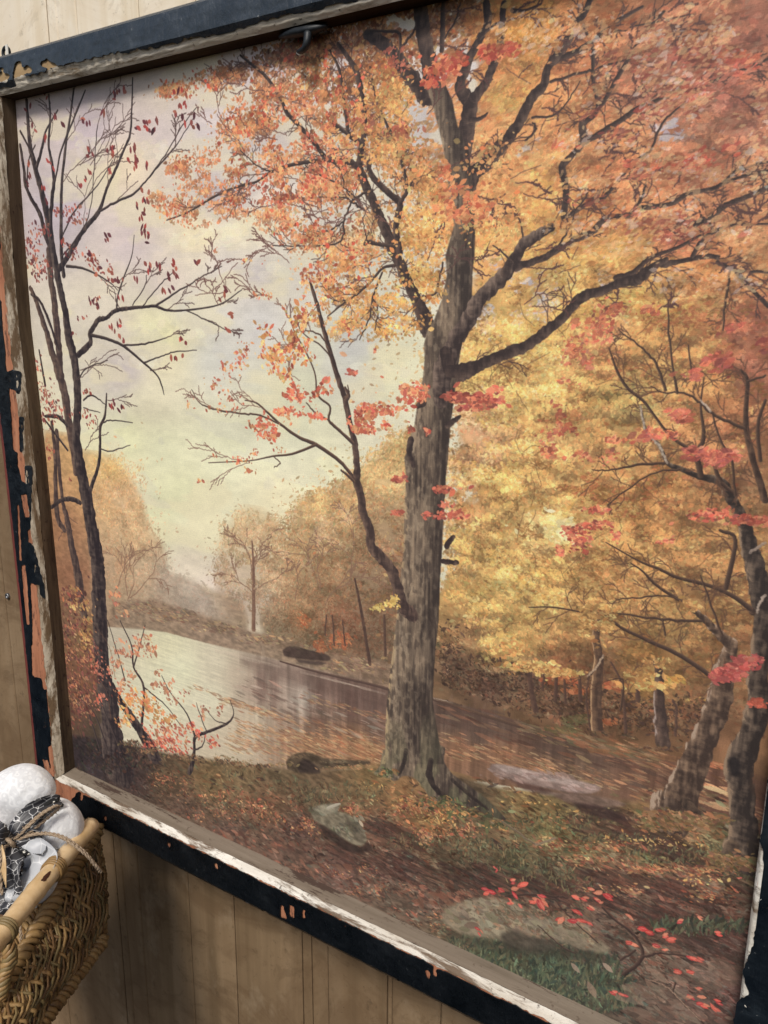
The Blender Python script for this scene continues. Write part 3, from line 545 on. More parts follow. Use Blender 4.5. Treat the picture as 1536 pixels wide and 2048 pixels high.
def paint():
    global IMG, BARK, SPK, CL1, CL2, CL3
    IMG = np.zeros((TH, TW, 3), np.float32)
    BARK = noise(TH, TW, 6, 26, 3, 5)
    SPK = noise(TH, TW, 14, 7, 3, 15)
    CL1 = noise(TH, TW, 60, 40, 3, 6); CL2 = noise(TH, TW, 42, 30, 3, 7); CL3 = noise(TH, TW, 36, 24, 3, 8)
    SK = [(a[0], a[1], a[2] * 1.04 + 3, min(a[3], a[2] + 1) * 1.03 + 3, min(a[4], a[2] - 2) * 1.02 + 1) for a in SKYA]
    FL = []
    for x, y, r, g, b in FOLA:          # the crown and the upper right are pale peach and faded
        k = min(max((640 - y) / 250, 0), 1) * min(max((y + 40) / 200, 0), 1) * .85; m = (r + g + b) / 3
        r, g, b = [c + (t - c) * .30 * k for c, t in ((r, 228), (g, 166), (b, 110))]
        q = 1.06 if y > 640 and y < 1260 else 1.0
        FL.append((x, y, min(r * q, 238), min(g * q, 226), b * q + (6 if q > 1 else 0)))
    sky = field(SK); fol = field(FL); far = field([(a[0], a[1], min(a[2] * 1.03 + 3, 240), a[3] * 1.03 + 6, a[4] * .98 - 1) for a in FARA]); wat = field(WATA); grd = field(GRDA)
    up = lambda f: upsample(f[:int(TH / 12) + 1, :int(TW / 12) + 1], TH, TW)
    IMG[:] = up(sky)
    big = noise(TH, TW, 260, 90, 4, 9); sm = noise(TH, TW, 26, 12, 3, 10)
    IMG *= (1 + .10 * (big - .5) + .05 * (sm - .5))[..., None]
    k = np.clip((noise(TH, TW, 200, 70, 4, 12) - .62) * 3, 0, .5)[..., None]; IMG[:] = IMG * (1 - k) + np.array((238, 226, 184)) * k
    k = np.clip((noise(TH, TW, 180, 80, 4, 13) - .62) * 3, 0, .10)[..., None]; IMG[:] = IMG * (1 - k) + np.array((188, 182, 200)) * k
    for b in [(460,468,75,22),(420,430,40,16),(370,480,30,10),(310,655,50,10),(390,668,40,7),(280,725,50,8),(540,545,20,14),(770,740,40,14),(300,300,30,20),(170,300,40,30)]:
        blobs([b], 20, 7, [(240,230,186),(236,222,190),(230,220,196)], 0, .3, .5, .02, .01, .28)
    U = lambda *p: [q for q in p]
    # --- far woods
    ff = up(far)
    def under(pts, a, soft=10): fill(pts, lambda p, q, r, t: ff[p:q, r:t], a, .2, soft)
    under([(100,900),(180,900),(240,930),(280,990),(300,1060),(330,1100),(330,1210),(230,1230),(200,1500),(100,1500),(60,1000)], .75, 14)
    under([(90,860),(150,880),(175,1000),(185,1200),(200,1500),(100,1520),(60,1000)], .9, 12)
    under([(580,1060),(600,1000),(660,985),(720,940),(790,880),(830,860),(860,1000),(840,1380),(700,1350),(560,1300),(520,1240),(560,1180)], .85, 12)
    under([(440,1080),(480,1020),(520,1015),(560,1060),(580,1130),(560,1240),(480,1250),(430,1180)], .45, 14)
    under([(300,1140),(360,1150),(420,1180),(480,1200),(480,1270),(300,1230)], .8, 10)
    blobs([(235,985,60,70),(215,940,40,35),(265,1060,55,60),(240,1130,60,60),(290,1140,60,45),(270,1090,50,40)], 90, 2.6, far, -.6, .8, .35, .10, .04, .55, gap=.22, seed=1)
    blobs([(330,1175,50,40),(380,1195,40,30),(410,1215,30,25),(300,1180,50,30)], 90, 3, far, -.3, .8, .4, .05, .03, .45, gap=.1)
    blobs([(500,1065,62,48),(500,1120,75,55),(455,1150,30,35),(550,1150,45,60),(510,1190,65,35),(470,1055,35,25),(545,1060,30,35)], 100, 2.5, far, -.7, .8, .35, .10, .04, .6, gap=.25, seed=2)
    blobs([(640,1060,75,85),(590,1130,60,80),(700,1010,60,60),(770,950,60,60),(800,900,40,40),(740,1090,80,100),(660,1190,110,80),(780,1200,50,140),(640,1000,30,25),(720,960,30,30),(600,1230,80,50),(700,1290,100,50)], 110, 2.7, far, -.6, .8, .35, .11, .05, .7, gap=.10, seed=1)
    for x, y, a, l in [(507,1170,-1.9,60),(507,1160,-1.2,60),(505,1150,-1.57,70),(510,1180,-.6,50),(505,1185,-2.5,50),(255,1200,-1.2,70),(255,1190,-1.8,60),(260,1195,-.6,70),(640,1180,-1.4,90),(640,1180,-1.9,80),(700,1160,-1.6,90),(650,1210,-1.1,80),(590,1200,-1.5,60),(230,1180,-1.3,60)]:
        twigs((x, y), a, l, 4, (140, 106, 86), 1.8, .5)
    limb([(507,1258,9),(507,1180,7),(506,1120,5),(504,1080,3)], (120,88,74), (150,116,92))
    blobs([(500,1065,60,45),(500,1120,75,50),(455,1150,30,35),(550,1150,45,55),(640,1060,75,85),(700,1010,60,60),(235,985,50,60),(265,1060,50,55)], 40, 2.2, [(206,170,134),(190,150,118),(214,180,140)], -.6, .8, .35, .08, .04, .5, gap=.5, seed=2)
    # meadow bank at the far shore
    fill([(225,1205),(300,1200),(360,1215),(430,1240),(520,1265),(640,1300),(700,1310),(800,1335),(800,1385),(700,1362),(600,1335),(480,1305),(380,1283),(300,1262),(215,1258)], (140,114,92), .85, .35, 8)
    blobs([(280,1215,50,16),(350,1232,50,14),(430,1255,50,12),(520,1278,50,12),(610,1302,40,12),(700,1330,60,14)], 60, 4, [(168,140,100),(186,158,110),(140,110,90),(130,100,84),(120,92,78)], .05, .15, .25, .1, .05, .6)
    # woods to the right : base tone then marks from coarse to fine
    full = up(fol); yy, xx = np.mgrid[0:TH:4, 0:TW:4]; X, Y = PX(xx * 1., yy * 1.)
    edge = 905 - np.clip((Y - 1150) / 60, 0, 1) * 95 + 70 * (noise(len(X), len(X[0]), 9, 9, 3, 21) - .5) + np.clip(650 - Y, 0, 700) * .06
    m = np.clip((X - edge) / 26, 0, 1) * (Y < 1560)
    m = upsample(m.astype(np.float32), TH, TW)[..., None]
    IMG[:] = IMG * (1 - m) + full * (1 + .3 * (CL3[..., None] - .5)) * m
    # lavender holes of sky
    blobs([(1300,240,50,26),(1330,262,30,22),(1400,275,40,22),(1165,195,30,16),(1060,125,26,12),(1045,290,26,14),(1250,85,30,12),(1310,80,25,14),(1090,575,24,34),(1045,545,24,24),(1080,620,16,16),(1040,640,16,20),(1210,555,14,12),(985,420,18,14),(990,520,18,14),(1105,400,12,14),(880,315,16,22),(1240,645,14,10),(1320,665,14,10),(1250,700,10,10),(1360,300,24,12),(1460,150,16,10),(965,640,20,22),(1000,690,14,14),(960,790,14,16),(1070,290,20,10)], 55, 5, [(206,198,204),(192,186,204),(216,204,196)], 0, .5, .5, .03, .02, .8)
    blobs([(1200,300,360,300),(1250,150,300,160),(1000,150,120,150),(1050,450,170,120),(1400,500,180,240)], 40, 4.2, fol, -.2, .4, .36, .12, .05, .6, gap=.2, seed=1, edgefall=.5)
    blobs([(1230,800,330,160),(1050,760,150,150),(1200,1000,340,170),(1000,1100,110,200),(1150,1180,260,130),(1350,1250,200,120),(1100,1300,210,60),(1300,1390,240,70)], 60, 3.0, fol, -.15, 1.1, .5, .13, .05, .55, gap=.12, seed=2, edgefall=.5)
    blobs([(1200,800,330,200),(1100,1000,220,200),(1300,1100,230,200),(1250,600,260,80),(1020,700,110,110)], 34, 2.4, [(150,108,62),(132,92,54),(166,122,70),(120,84,54)], -.15, .6, .4, .08, .04, .5, gap=.48, seed=2)
    blobs([(1200,800,330,200),(1100,1000,220,200),(1300,1100,230,200),(1250,600,260,80),(1020,700,110,110)], 26, 2.2, [(222,176,102),(206,160,94),(214,150,90),(228,190,120)], -.15, .6, .4, .06, .04, .5, gap=.44, seed=1)
    blobs([(1300,720,200,90),(1400,640,130,60),(1350,1000,150,80),(1200,960,100,50),(1150,830,80,60)], 12, 2.4, [(190,104,72),(176,92,66),(204,124,80)], -.2, .5, .4, .08, .04, .5, gap=.5, seed=2)
    def clump(x, y, r, dens=1., ls=2.3, hi=1.22, lo=.66, al=.75):      # a rounded bough: hollow below, body, lit leaves above
        u, v = UV([x], [y]); c = fsample(fol, u, v)[0]; g = c.mean()
        dk = [tuple(c * lo * q + np.array((6, 2, 6))) for q in (.9, 1., 1.12)]; md = [tuple(c * q) for q in (.86, .95, 1.05)]
        wm = np.array((1.0, .97, .90)) * min(hi, 246 / max(c[0], 1)); lt = [tuple(np.minimum(c * wm * q + 6, 250)) for q in (.93, 1., 1.07)]
        blobs([(x + r * .12, y + r * .50, r * .9, r * .32)], 60 * dens, ls, dk, 0, 1.2, .55, .07, .03, al * .75)
        blobs([(x, y, r, r * .52)], 50 * dens, ls, md, 0, 1.2, .55, .08, .04, al)
        blobs([(x - r * .12, y - r * .22, r * .8, r * .30)], 60 * dens, ls, lt, 0, 1.2, .6, .05, .03, al)
    P = [(rng.uniform(905, 1500), rng.uniform(640, 1330)) for k in range(210)]
    for x, y in sorted(P, key=lambda p: p[1]):
        if x > 905 + (y > 1200) * -30: clump(x, y, rng.uniform(16, 40) * (1.1 if x > 1200 else .9), .8)
    # golden light masses
    blobs([(960,720,50,40),(1020,640,60,50),(1080,700,60,50),(1000,800,60,60),(1100,780,70,50),(1000,960,90,40),(1060,900,90,40),(1090,1040,70,40),(1000,1150,80,60),(960,1210,60,40),(1010,1290,50,24),(1080,1200,60,30),(1130,560,60,50),(1230,600,80,40),(960,1060,50,40)], 40, 2.3, [(240,204,118),(228,184,98),(232,196,126),(212,160,84),(244,218,140)], -.2, .7, .5, .07, .04, .55, gap=.5, seed=1)
    blobs([(1100,480,80,40),(1020,470,60,40),(930,500,20,60),(1060,370,60,40),(1150,420,50,40),(1280,470,40,20),(1080,100,60,40),(960,50,60,40),(1020,200,60,30),(1130,640,90,40),(1300,590,90,40)], 40, 2.6, [(240,196,104),(232,170,88),(246,208,118)], -.3, .6, .5, .07, .04, .55, gap=.5, seed=2)
    blobs([(1080,1045,55,14),(1120,1060,30,30),(1060,1040,20,14),(1040,1350,4,4)], 60, 3.2, [(240,228,170),(236,216,140)], -.2, .6, .5, .05, .02, .8, gap=.35)
    blobs([(1320,1360,50,10),(1290,1370,30,8),(1390,1400,30,5)], 50, 3, [(206,160,84),(190,140,70)], 0, .5, .5, .08, .05, .85)
    # dark wood interior under the gold
    blobs([(960,1350,80,40),(1060,1380,100,40),(1200,1420,120,40),(1350,1430,90,40),(900,1300,30,60)], 90, 2.8, fol, 0, .9, .4, .2, .05, .75, dark=(70,52,46), mixd=.25)
    blobs([(1120,1360,40,9),(1150,1380,30,8),(1230,1370,30,10),(640,1290,14,20),(680,1280,24,18),(610,1240,10,16),(1215,1445,18,6)], 60, 3, [(196,108,66),(180,92,60),(204,126,80)], 0, .5, .45, .12, .05, .6)
    C1 = paint.C1 = [(560,170,60,60,.8),(520,240,50,50,.7),(470,260,40,50,.8),(440,330,50,45,1),(410,380,45,30,.8),(390,430,60,26,.6),(350,410,50,24,.6),(370,340,40,40,.4),(470,400,40,30,.6),(430,160,50,24,.7),(350,180,40,20,.6),(600,120,60,40,1),(620,240,60,60,.9),(560,320,60,50,1),(620,380,80,60,1),(560,430,60,40,.8),(620,470,70,40,.8),(690,500,60,50,.9),(660,560,60,40,.7),(700,600,60,40,.8),(690,650,45,24,.7),(770,660,50,26,.5),(680,180,70,70,1.1),(740,260,60,70,1.1),(780,180,50,70,1),(800,300,60,70,1),(760,460,50,60,1),(840,470,60,60,1.2),(850,560,50,50,1),(800,600,40,40,.8),(840,640,30,30,.8),(850,380,50,50,1.1),(980,320,60,50,.9),(1000,420,60,60,1),(680,330,60,60,1)]
    B2 = paint.B2 = [(1150,60,110,50),(1300,70,120,60),(1450,80,100,80),(1250,170,120,60),(1400,200,130,70),(1500,300,60,80),(1150,280,80,50),(1300,300,120,50),(1420,350,110,60),(1200,360,90,40),(1150,450,70,40),(1330,430,120,50),(1450,470,90,50),(1250,500,80,30),(1480,560,60,50),(1360,560,80,30),(1050,90,70,50),(1000,60,60,50)]
    blobs([(640,90,80,30),(720,80,80,40),(800,50,70,50),(870,40,50,50),(560,120,60,30),(930,30,60,40),(780,120,60,50),(700,150,60,40),(480,140,50,20),(760,20,60,30)], 50, 3.2, [(150,98,64),(128,78,52),(176,118,72),(110,66,48),(190,136,84),(140,92,66),(160,120,98)], .2, .8, .5, .1, .05, .85, gap=.08)
    blobs(C1, 30, 2.5, fol, .2, .8, .5, .10, .05, .7, gap=.36, seed=1)
    blobs(C1, 34, 2.4, fol, .2, .8, .5, .15, .07, .85, gap=.46, seed=2)
    blobs(C1, 10, 2.2, [(240,200,140),(236,186,120),(150,92,64),(128,74,56)], .2, .8, .5, .08, .04, .7, gap=.45, seed=1)
    blobs(B2, 26, 3.6, fol, -.28, .5, .4, .12, .05, .6, gap=.2, seed=2)
    for k in range(150):
        b = B2[rng.integers(0, len(B2))]; x = b[0] + rng.normal(0, .5) * b[2]; y = b[1] + rng.normal(0, .6) * b[3]; clump(x, y, rng.uniform(14, 34), .8, 2.3, 1.15, .72, .7)
    for k in range(150):
        b = C1[rng.integers(0, len(C1))]; x = b[0] + rng.normal(0, .45) * b[2]; y = b[1] + rng.normal(0, .45) * b[3]; clump(x, y, rng.uniform(9, 22), .9, 2.2, 1.18, .74, .8)
    # --- water
    wf = up(wat)
    wpoly = [(200,1252),(330,1264),(420,1288),(520,1312),(640,1342),(780,1375),(870,1396),(960,1420),(1060,1450),(1150,1478),(1240,1500),(1330,1508),(1430,1530),(1560,1560),(1560,1690),(1400,1630),(1200,1600),(1000,1570),(900,1540),(760,1532),(600,1545),(440,1530),(330,1500),(230,1470)]
    fill(wpoly, lambda a, b, c, d: wf[a:b, c:d] * (1 + .08 * (noise(b - a, d - c, 60, 3, 3, 31) - .5))[..., None], 1., .04, 1, 0)
    blobs([(520,1340,20,30),(535,1400,22,50),(640,1400,50,50),(720,1400,50,50),(940,1450,60,30)], 60, 7, wat, 1.57, .08, .2, .12, .02, .25)
    vs = noise(TH, TW, 12, 260, 3, 51); y0, y1, x0, x1, m = poly(wpoly, 0); vm = blur(m.astype(np.float32), 2)[..., None]
    yy, xx = np.mgrid[y0:y1, x0:x1]; X, Y = PX(xx * 1., yy * 1.)
    IMG[y0:y1, x0:x1] *= 1 + vm * ((vs[y0:y1, x0:x1] - .5) * .30 * np.clip((X - 470) / 120, .1, 1))[..., None]
    fill([(480,1308),(560,1326),(640,1346),(780,1380),(800,1440),(760,1420),(680,1395),(600,1372),(540,1352),(480,1330)], (96,74,66), .45, .1, 14)
    fill([(868,1400),(960,1424),(1060,1454),(1200,1492),(1320,1512),(1300,1545),(1150,1520),(1000,1480),(880,1440)], (84,64,56), .45, .1, 12)
    for x, y, w, h in [(522,1345,10,60),(548,1350,8,70),(700,1385,9,60),(640,1370,8,50),(1194,1500,12,40),(930,1430,8,60)]: fill([(x - w, y), (x + w, y), (x + w * .8, y + h), (x - w * .8, y + h)], (104,78,70), .35, .1, 7)
    fill([(596,1375),(616,1378),(612,1440),(594,1440)], (200,184,166), .35, .1, 8); fill([(1000,1440),(1016,1444),(1014,1500),(1000,1500)], (150,126,108), .3, .1, 8)
    # shore line and glints
    limb([(560,1322,3),(640,1345,4),(740,1368,5),(790,1382,5)], (84,64,58), (110,86,74)); limb([(868,1398,7),(960,1428,7),(1060,1458,8),(1150,1484,8)], (84,64,56), (112,86,68))
    for a in [((430,1296),(560,1332)),((600,1342),(770,1386)),((866,1394),(905,1404)),((430,1300),(520,1324)),((640,1352),(740,1378))]:
        for k in range(3): limb([(a[0][0], a[0][1] + k * 1.5, 1.2), ((a[0][0] + a[1][0]) / 2, (a[0][1] + a[1][1]) / 2 + k, 1.6), (a[1][0], a[1][1] + k * 1.5, .8)], (206,186,164), (206,186,164), alpha=.22)
    # floating leaves drawn out with the stream
    def drift(n, x0, y0, x1, y1, wd, cols, sz=4.5, al=.75, seed=0):
        t = rng.random(n); o = rng.normal(0, 1, n)
        x = x0 + (x1 - x0) * t; y = y0 + (y1 - y0) * t + o * wd
        u, v = UV(x, y); c = jitter(np.array(cols, float)[rng.integers(0, len(cols), n)], .12, .05)
        L = sz * TS / 1000 * rng.uniform(.5, 1.8, n)
        stamp(u, v, L, L * rng.uniform(.10, .2, n), rng.normal(0.06, .05, n), c, al)
    LV = [(196,148,104),(178,128,92),(156,112,82),(208,166,120),(142,102,78)]
    for a in [(70,380,1370,560,1440,3),(160,440,1400,760,1480,5),(240,470,1450,770,1505,7),(500,450,1480,770,1525,12),(300,560,1470,770,1500,10),(60,600,1390,780,1440,5),(160,870,1470,1100,1530,7),(300,880,1500,1200,1570,9),(160,1050,1510,1330,1590,10),(100,1150,1480,1420,1560,10),(80,1380,1560,1536,1640,10),(100,1230,1500,1500,1600,20)]:
        drift(int(a[0] * (1.3 if a[1] < 800 else .75)), a[1], a[2], a[3], a[4], a[5], LV, 3.6, .6)
    drift(160, 470, 1380, 780, 1470, 18, [(110,84,74),(190,168,150),(90,70,62)], 6, .4); drift(160, 880, 1420, 1400, 1570, 16, [(96,72,60),(84,62,54),(150,110,84)], 6, .5)
    drift(12, 1400, 1568, 1480, 1590, 3, [(226,180,130)], 7, .8); drift(8, 1395, 1605, 1470, 1620, 3, [(206,160,116)], 7, .7)
    # stream-side bank to the right
    limb([(1180,1500,10),(1300,1512,10),(1400,1525,12),(1536,1560,14)], (110,78,58), (150,104,70)); drift(60, 1380, 1516, 1480, 1540, 3, [(210,136,96),(190,116,84)], 3, .7)
    drift(200, 1040, 1455, 1320, 1520, 8, [(128,110,78),(100,84,62),(150,120,90),(170,110,76)], 4, .6)
    blobs([(1160,1440,40,10),(1120,1460,40,8)], 50, 3.4, [(92,92,58),(110,104,68)], 0, .3, .3, .1, .04, .6)
    # --- ground
    gf = up(grd)
    gpoly = [(140,1470),(230,1480),(330,1505),(430,1520),(500,1530),(600,1540),(700,1535),(770,1525),(880,1540),(1000,1575),(1200,1600),(1300,1605),(1420,1640),(1600,1700),(1650,2300),(1000,2300),(100,1650)]
    fill(gpoly, lambda a, b, c, d: gf[a:b, c:d], 1., .4, 7, 0)
    GB = [(300,1570,150,50),(500,1620,160,70),(760,1640,220,80),(1000,1700,260,120),(1300,1720,260,110),(800,1760,260,110),(1150,1850,300,120),(1400,1880,180,180),(1200,1970,220,90),(200,1530,70,30)]
    blobs(GB, 26, 5, grd, .05, .35, .22, .16, .05, .6, seed=1, dark=(58,44,42), mixd=.13)
    blobs(GB, 30, 4, grd, .05, .5, .3, .22, .08, .8, seed=2, gap=.3)
    # streaks of shadow and the paths running across
    for a in [(260,960,1745,1230,1800,8),(260,1150,1740,1420,1800,8),(240,1200,1800,1480,1870,10),(200,660,1700,900,1760,14),(260,1150,1640,1350,1700,9),(160,1240,1660,1500,1760,12),(200,900,1770,1150,1800,16),(220,1280,1850,1500,1930,14),(120,740,1650,840,1680,8),(90,1130,1590,1280,1640,6)]:
        drift(a[0], a[1], a[2], a[3], a[4], a[5], [(66,46,44),(82,56,50),(58,46,42),(104,70,60)], 7, .55)
    # grass patches
    def grass(B, n, cols, L=6):
        for b in B:
            k = int(n * b[2] * b[3] * 3.14 / 1000); th = rng.uniform(0, 6.28, k); r = rng.random(k) ** .5
            u, v = UV(b[0] + b[2] * r * np.cos(th), b[1] + b[3] * r * np.sin(th)); c = jitter(np.array(cols, float)[rng.integers(0, len(cols), k)], .16, .05)
            l = L * TS / 1000 * rng.uniform(.4, 1.2, k); stamp(u, v, l, l * .13 + .6, rng.normal(-1.45, .45, k), c, .75)
    GR = [(104,100,72),(116,108,76),(88,88,66),(74,72,58),(138,122,86)]
    grass([(500,1545,60,12),(620,1590,50,14),(580,1570,50,14),(700,1580,70,18),(900,1680,80,24),(980,1700,80,26),(1060,1740,90,24),(1150,1770,60,18),(820,1680,50,16),(1120,1640,90,18),(1230,1680,80,16),(1330,1710,90,16),(1460,1700,60,14),(1480,1740,50,18),(640,1600,30,30)], 22, GR, 3.0)
    grass([(960,1890,70,26),(1040,1920,90,36),(1130,1960,90,34),(1180,1930,60,30),(1090,1890,50,18),(1230,1970,40,26),(1200,2000,80,24),(1400,1850,100,14)], 34, [(76,86,66),(66,76,60),(92,100,74),(54,62,54),(108,112,84)], 6)
    # leaf litter
    LL = [(172,112,78),(190,134,90),(150,94,70),(132,80,64),(206,152,100),(112,68,58),(176,98,76),(150,116,88)]
    blobs([(330,1560,60,16),(420,1590,80,20),(520,1620,90,26),(620,1650,60,24),(400,1630,60,16),(760,1620,80,20),(850,1610,60,26),(850,1670,60,20),(930,1660,40,20),(700,1620,60,20)], 30, 2.5, LL, 0, .6, .42, .14, .05, .85, gap=.35, seed=1)
    blobs([(1100,1690,90,14),(1180,1720,70,12),(1250,1690,80,10),(1340,1660,60,14),(1300,1740,120,14),(1400,1740,80,16),(1150,1640,70,10),(1420,1790,70,16),(1250,1780,80,14),(760,1780,70,20),(700,1740,60,16),(850,1850,60,14),(900,1830,60,12),(1330,1640,60,12),(1060,1600,60,8)], 26, 2.5, LL, .05, .35, .32, .14, .06, .8, gap=.35, seed=2)
    blobs([(1280,1680,110,12),(1060,1605,60,6),(1180,1620,70,6),(1340,1690,60,12),(870,1640,60,16),(800,1600,50,10),(1400,1760,60,10),(740,1570,40,6)], 10, 1.9, [(232,180,104),(238,200,130),(220,160,92)], 0, .8, .4, .06, .03, .8)
    blobs([(450,1680,100,20),(600,1740,120,20),(900,1790,120,20),(560,1690,60,16)], 14, 5, [(128,84,66),(146,98,78),(90,62,54)], .2, .4, .4, .15, .06, .6)
    # logs and stones
    fill([(572,1522),(590,1508),(618,1505),(650,1516),(700,1520),(738,1522),(730,1530),(660,1535),(600,1545),(575,1538)], (84,70,56), .95, .5, 2)
    fill([(592,1530),(610,1518),(630,1530),(640,1546),(600,1546)], (52,42,40), .8, .3, 3)
    blobs([(600,1512,24,4),(680,1522,40,3)], 60, 3, [(128,106,80),(110,92,70)], 0, .3, .3, .1, .03, .7)
    blobs([(560,1528,40,5),(480,1524,40,6),(430,1516,40,6),(700,1534,60,5)], 60, 3, [(150,120,84),(120,104,70),(176,130,90)], 0, .4, .3, .1, .04, .7)
    fill([(620,1622),(640,1610),(672,1606),(680,1614),(676,1622),(700,1630),(722,1650),(734,1680),(718,1692),(690,1680),(660,1660),(628,1640)], (124,114,94), .95, .4, 2)
    blobs([(650,1620,30,9),(710,1650,18,16),(690,1660,24,18)], 50, 4, [(150,142,120),(128,120,98),(96,88,76),(110,110,84)], .4, .5, .45, .1, .03, .8); fill([(636,1646),(668,1662),(700,1686),(724,1694),(736,1684),(744,1700),(700,1704),(650,1672)], (58,46,42), .8, .3, 4); fill([(690,1632),(716,1648),(730,1676),(716,1684),(700,1660)], (84,74,62), .6, .4, 4); fill([(628,1618),(650,1610),(672,1610),(676,1622),(650,1630)], (160,150,128), .6, .3, 3); limb([(655,1616,5),(670,1610,5),(680,1607,3)], (170,160,140), (190,180,158))
    fill([(978,1538),(985,1528),(1010,1530),(1080,1545),(1150,1560),(1195,1572),(1200,1580),(1170,1588),(1110,1580),(1050,1568),(1000,1552)], (150,126,116), .95, .3, 2)
    fill([(1010,1555),(1050,1565),(1100,1580),(1095,1590),(1050,1580)], (92,68,62), .8, .2, 3)
    fill([(1090,1582),(1160,1588),(1230,1600),(1250,1612),(1190,1614),(1130,1604)], (122,98,86), .9, .3, 3); fill([(1140,1605),(1200,1612),(1262,1640),(1210,1640),(1160,1622)], (66,50,48), .85, .3, 4)
    fill([(985,1530),(1012,1531),(1080,1546),(1150,1561),(1192,1573),(1150,1572),(1080,1560),(1010,1545)], (182,160,150), .75, .25, 2)
    blobs([(1070,1552,80,8),(1150,1575,40,6)], 50, 4, [(174,150,142),(140,116,106),(160,134,124)], .1, .2, .3, .06, .02, .7)
    fill([(880,1828),(905,1810),(950,1798),(1010,1800),(1060,1830),(1130,1850),(1200,1880),(1220,1905),(1170,1900),(1100,1880),(1060,1895),(1000,1880),(930,1870),(890,1850)], (138,124,102), .9, .25, 5)
    blobs([(980,1830,80,26),(1100,1860,80,18)], 40, 6, [(152,138,114),(128,114,96),(112,98,86),(164,148,122),(124,116,88)], .2, .5, .45, .08, .03, .6, seed=2)
    fill([(890,1826),(950,1802),(1010,1804),(1060,1832),(1130,1852),(1190,1880),(1120,1868),(1040,1850),(960,1826)], (150,134,112), .35, .35, 8)
    fill([(886,1850),(930,1872),(1000,1886),(1060,1900),(1110,1892),(1200,1908),(1210,1924),(1100,1916),(1000,1904),(900,1874)], (62,58,48), .5, .4, 9)
    blobs([(1040,1830,150,36),(1130,1870,110,26)], 26, 3.2, [(118,92,74),(140,104,80),(98,84,66),(160,128,98),(88,82,62)], .1, .6, .4, .12, .05, .6, gap=.4)
    fill([(1000,1868),(1030,1860),(1060,1872),(1105,1880),(1110,1900),(1060,1905),(1010,1895)], (70,62,54), .75, .3, 5)
    blobs([(1440,1950,90,20),(1300,1990,70,16),(1340,2030,80,16)], 30, 7, [(134,106,90),(150,124,104),(112,90,78)], .1, .3, .4, .1, .03, .6)
    for q in ([(1385,1960),(1440,1990),(1500,2040)], [(1440,1905),(1480,1925),(1520,1960)]): limb([(x, y, 2) for x, y in q], (90,70,60), (90,70,60), alpha=.6)
    return fol, far, grd
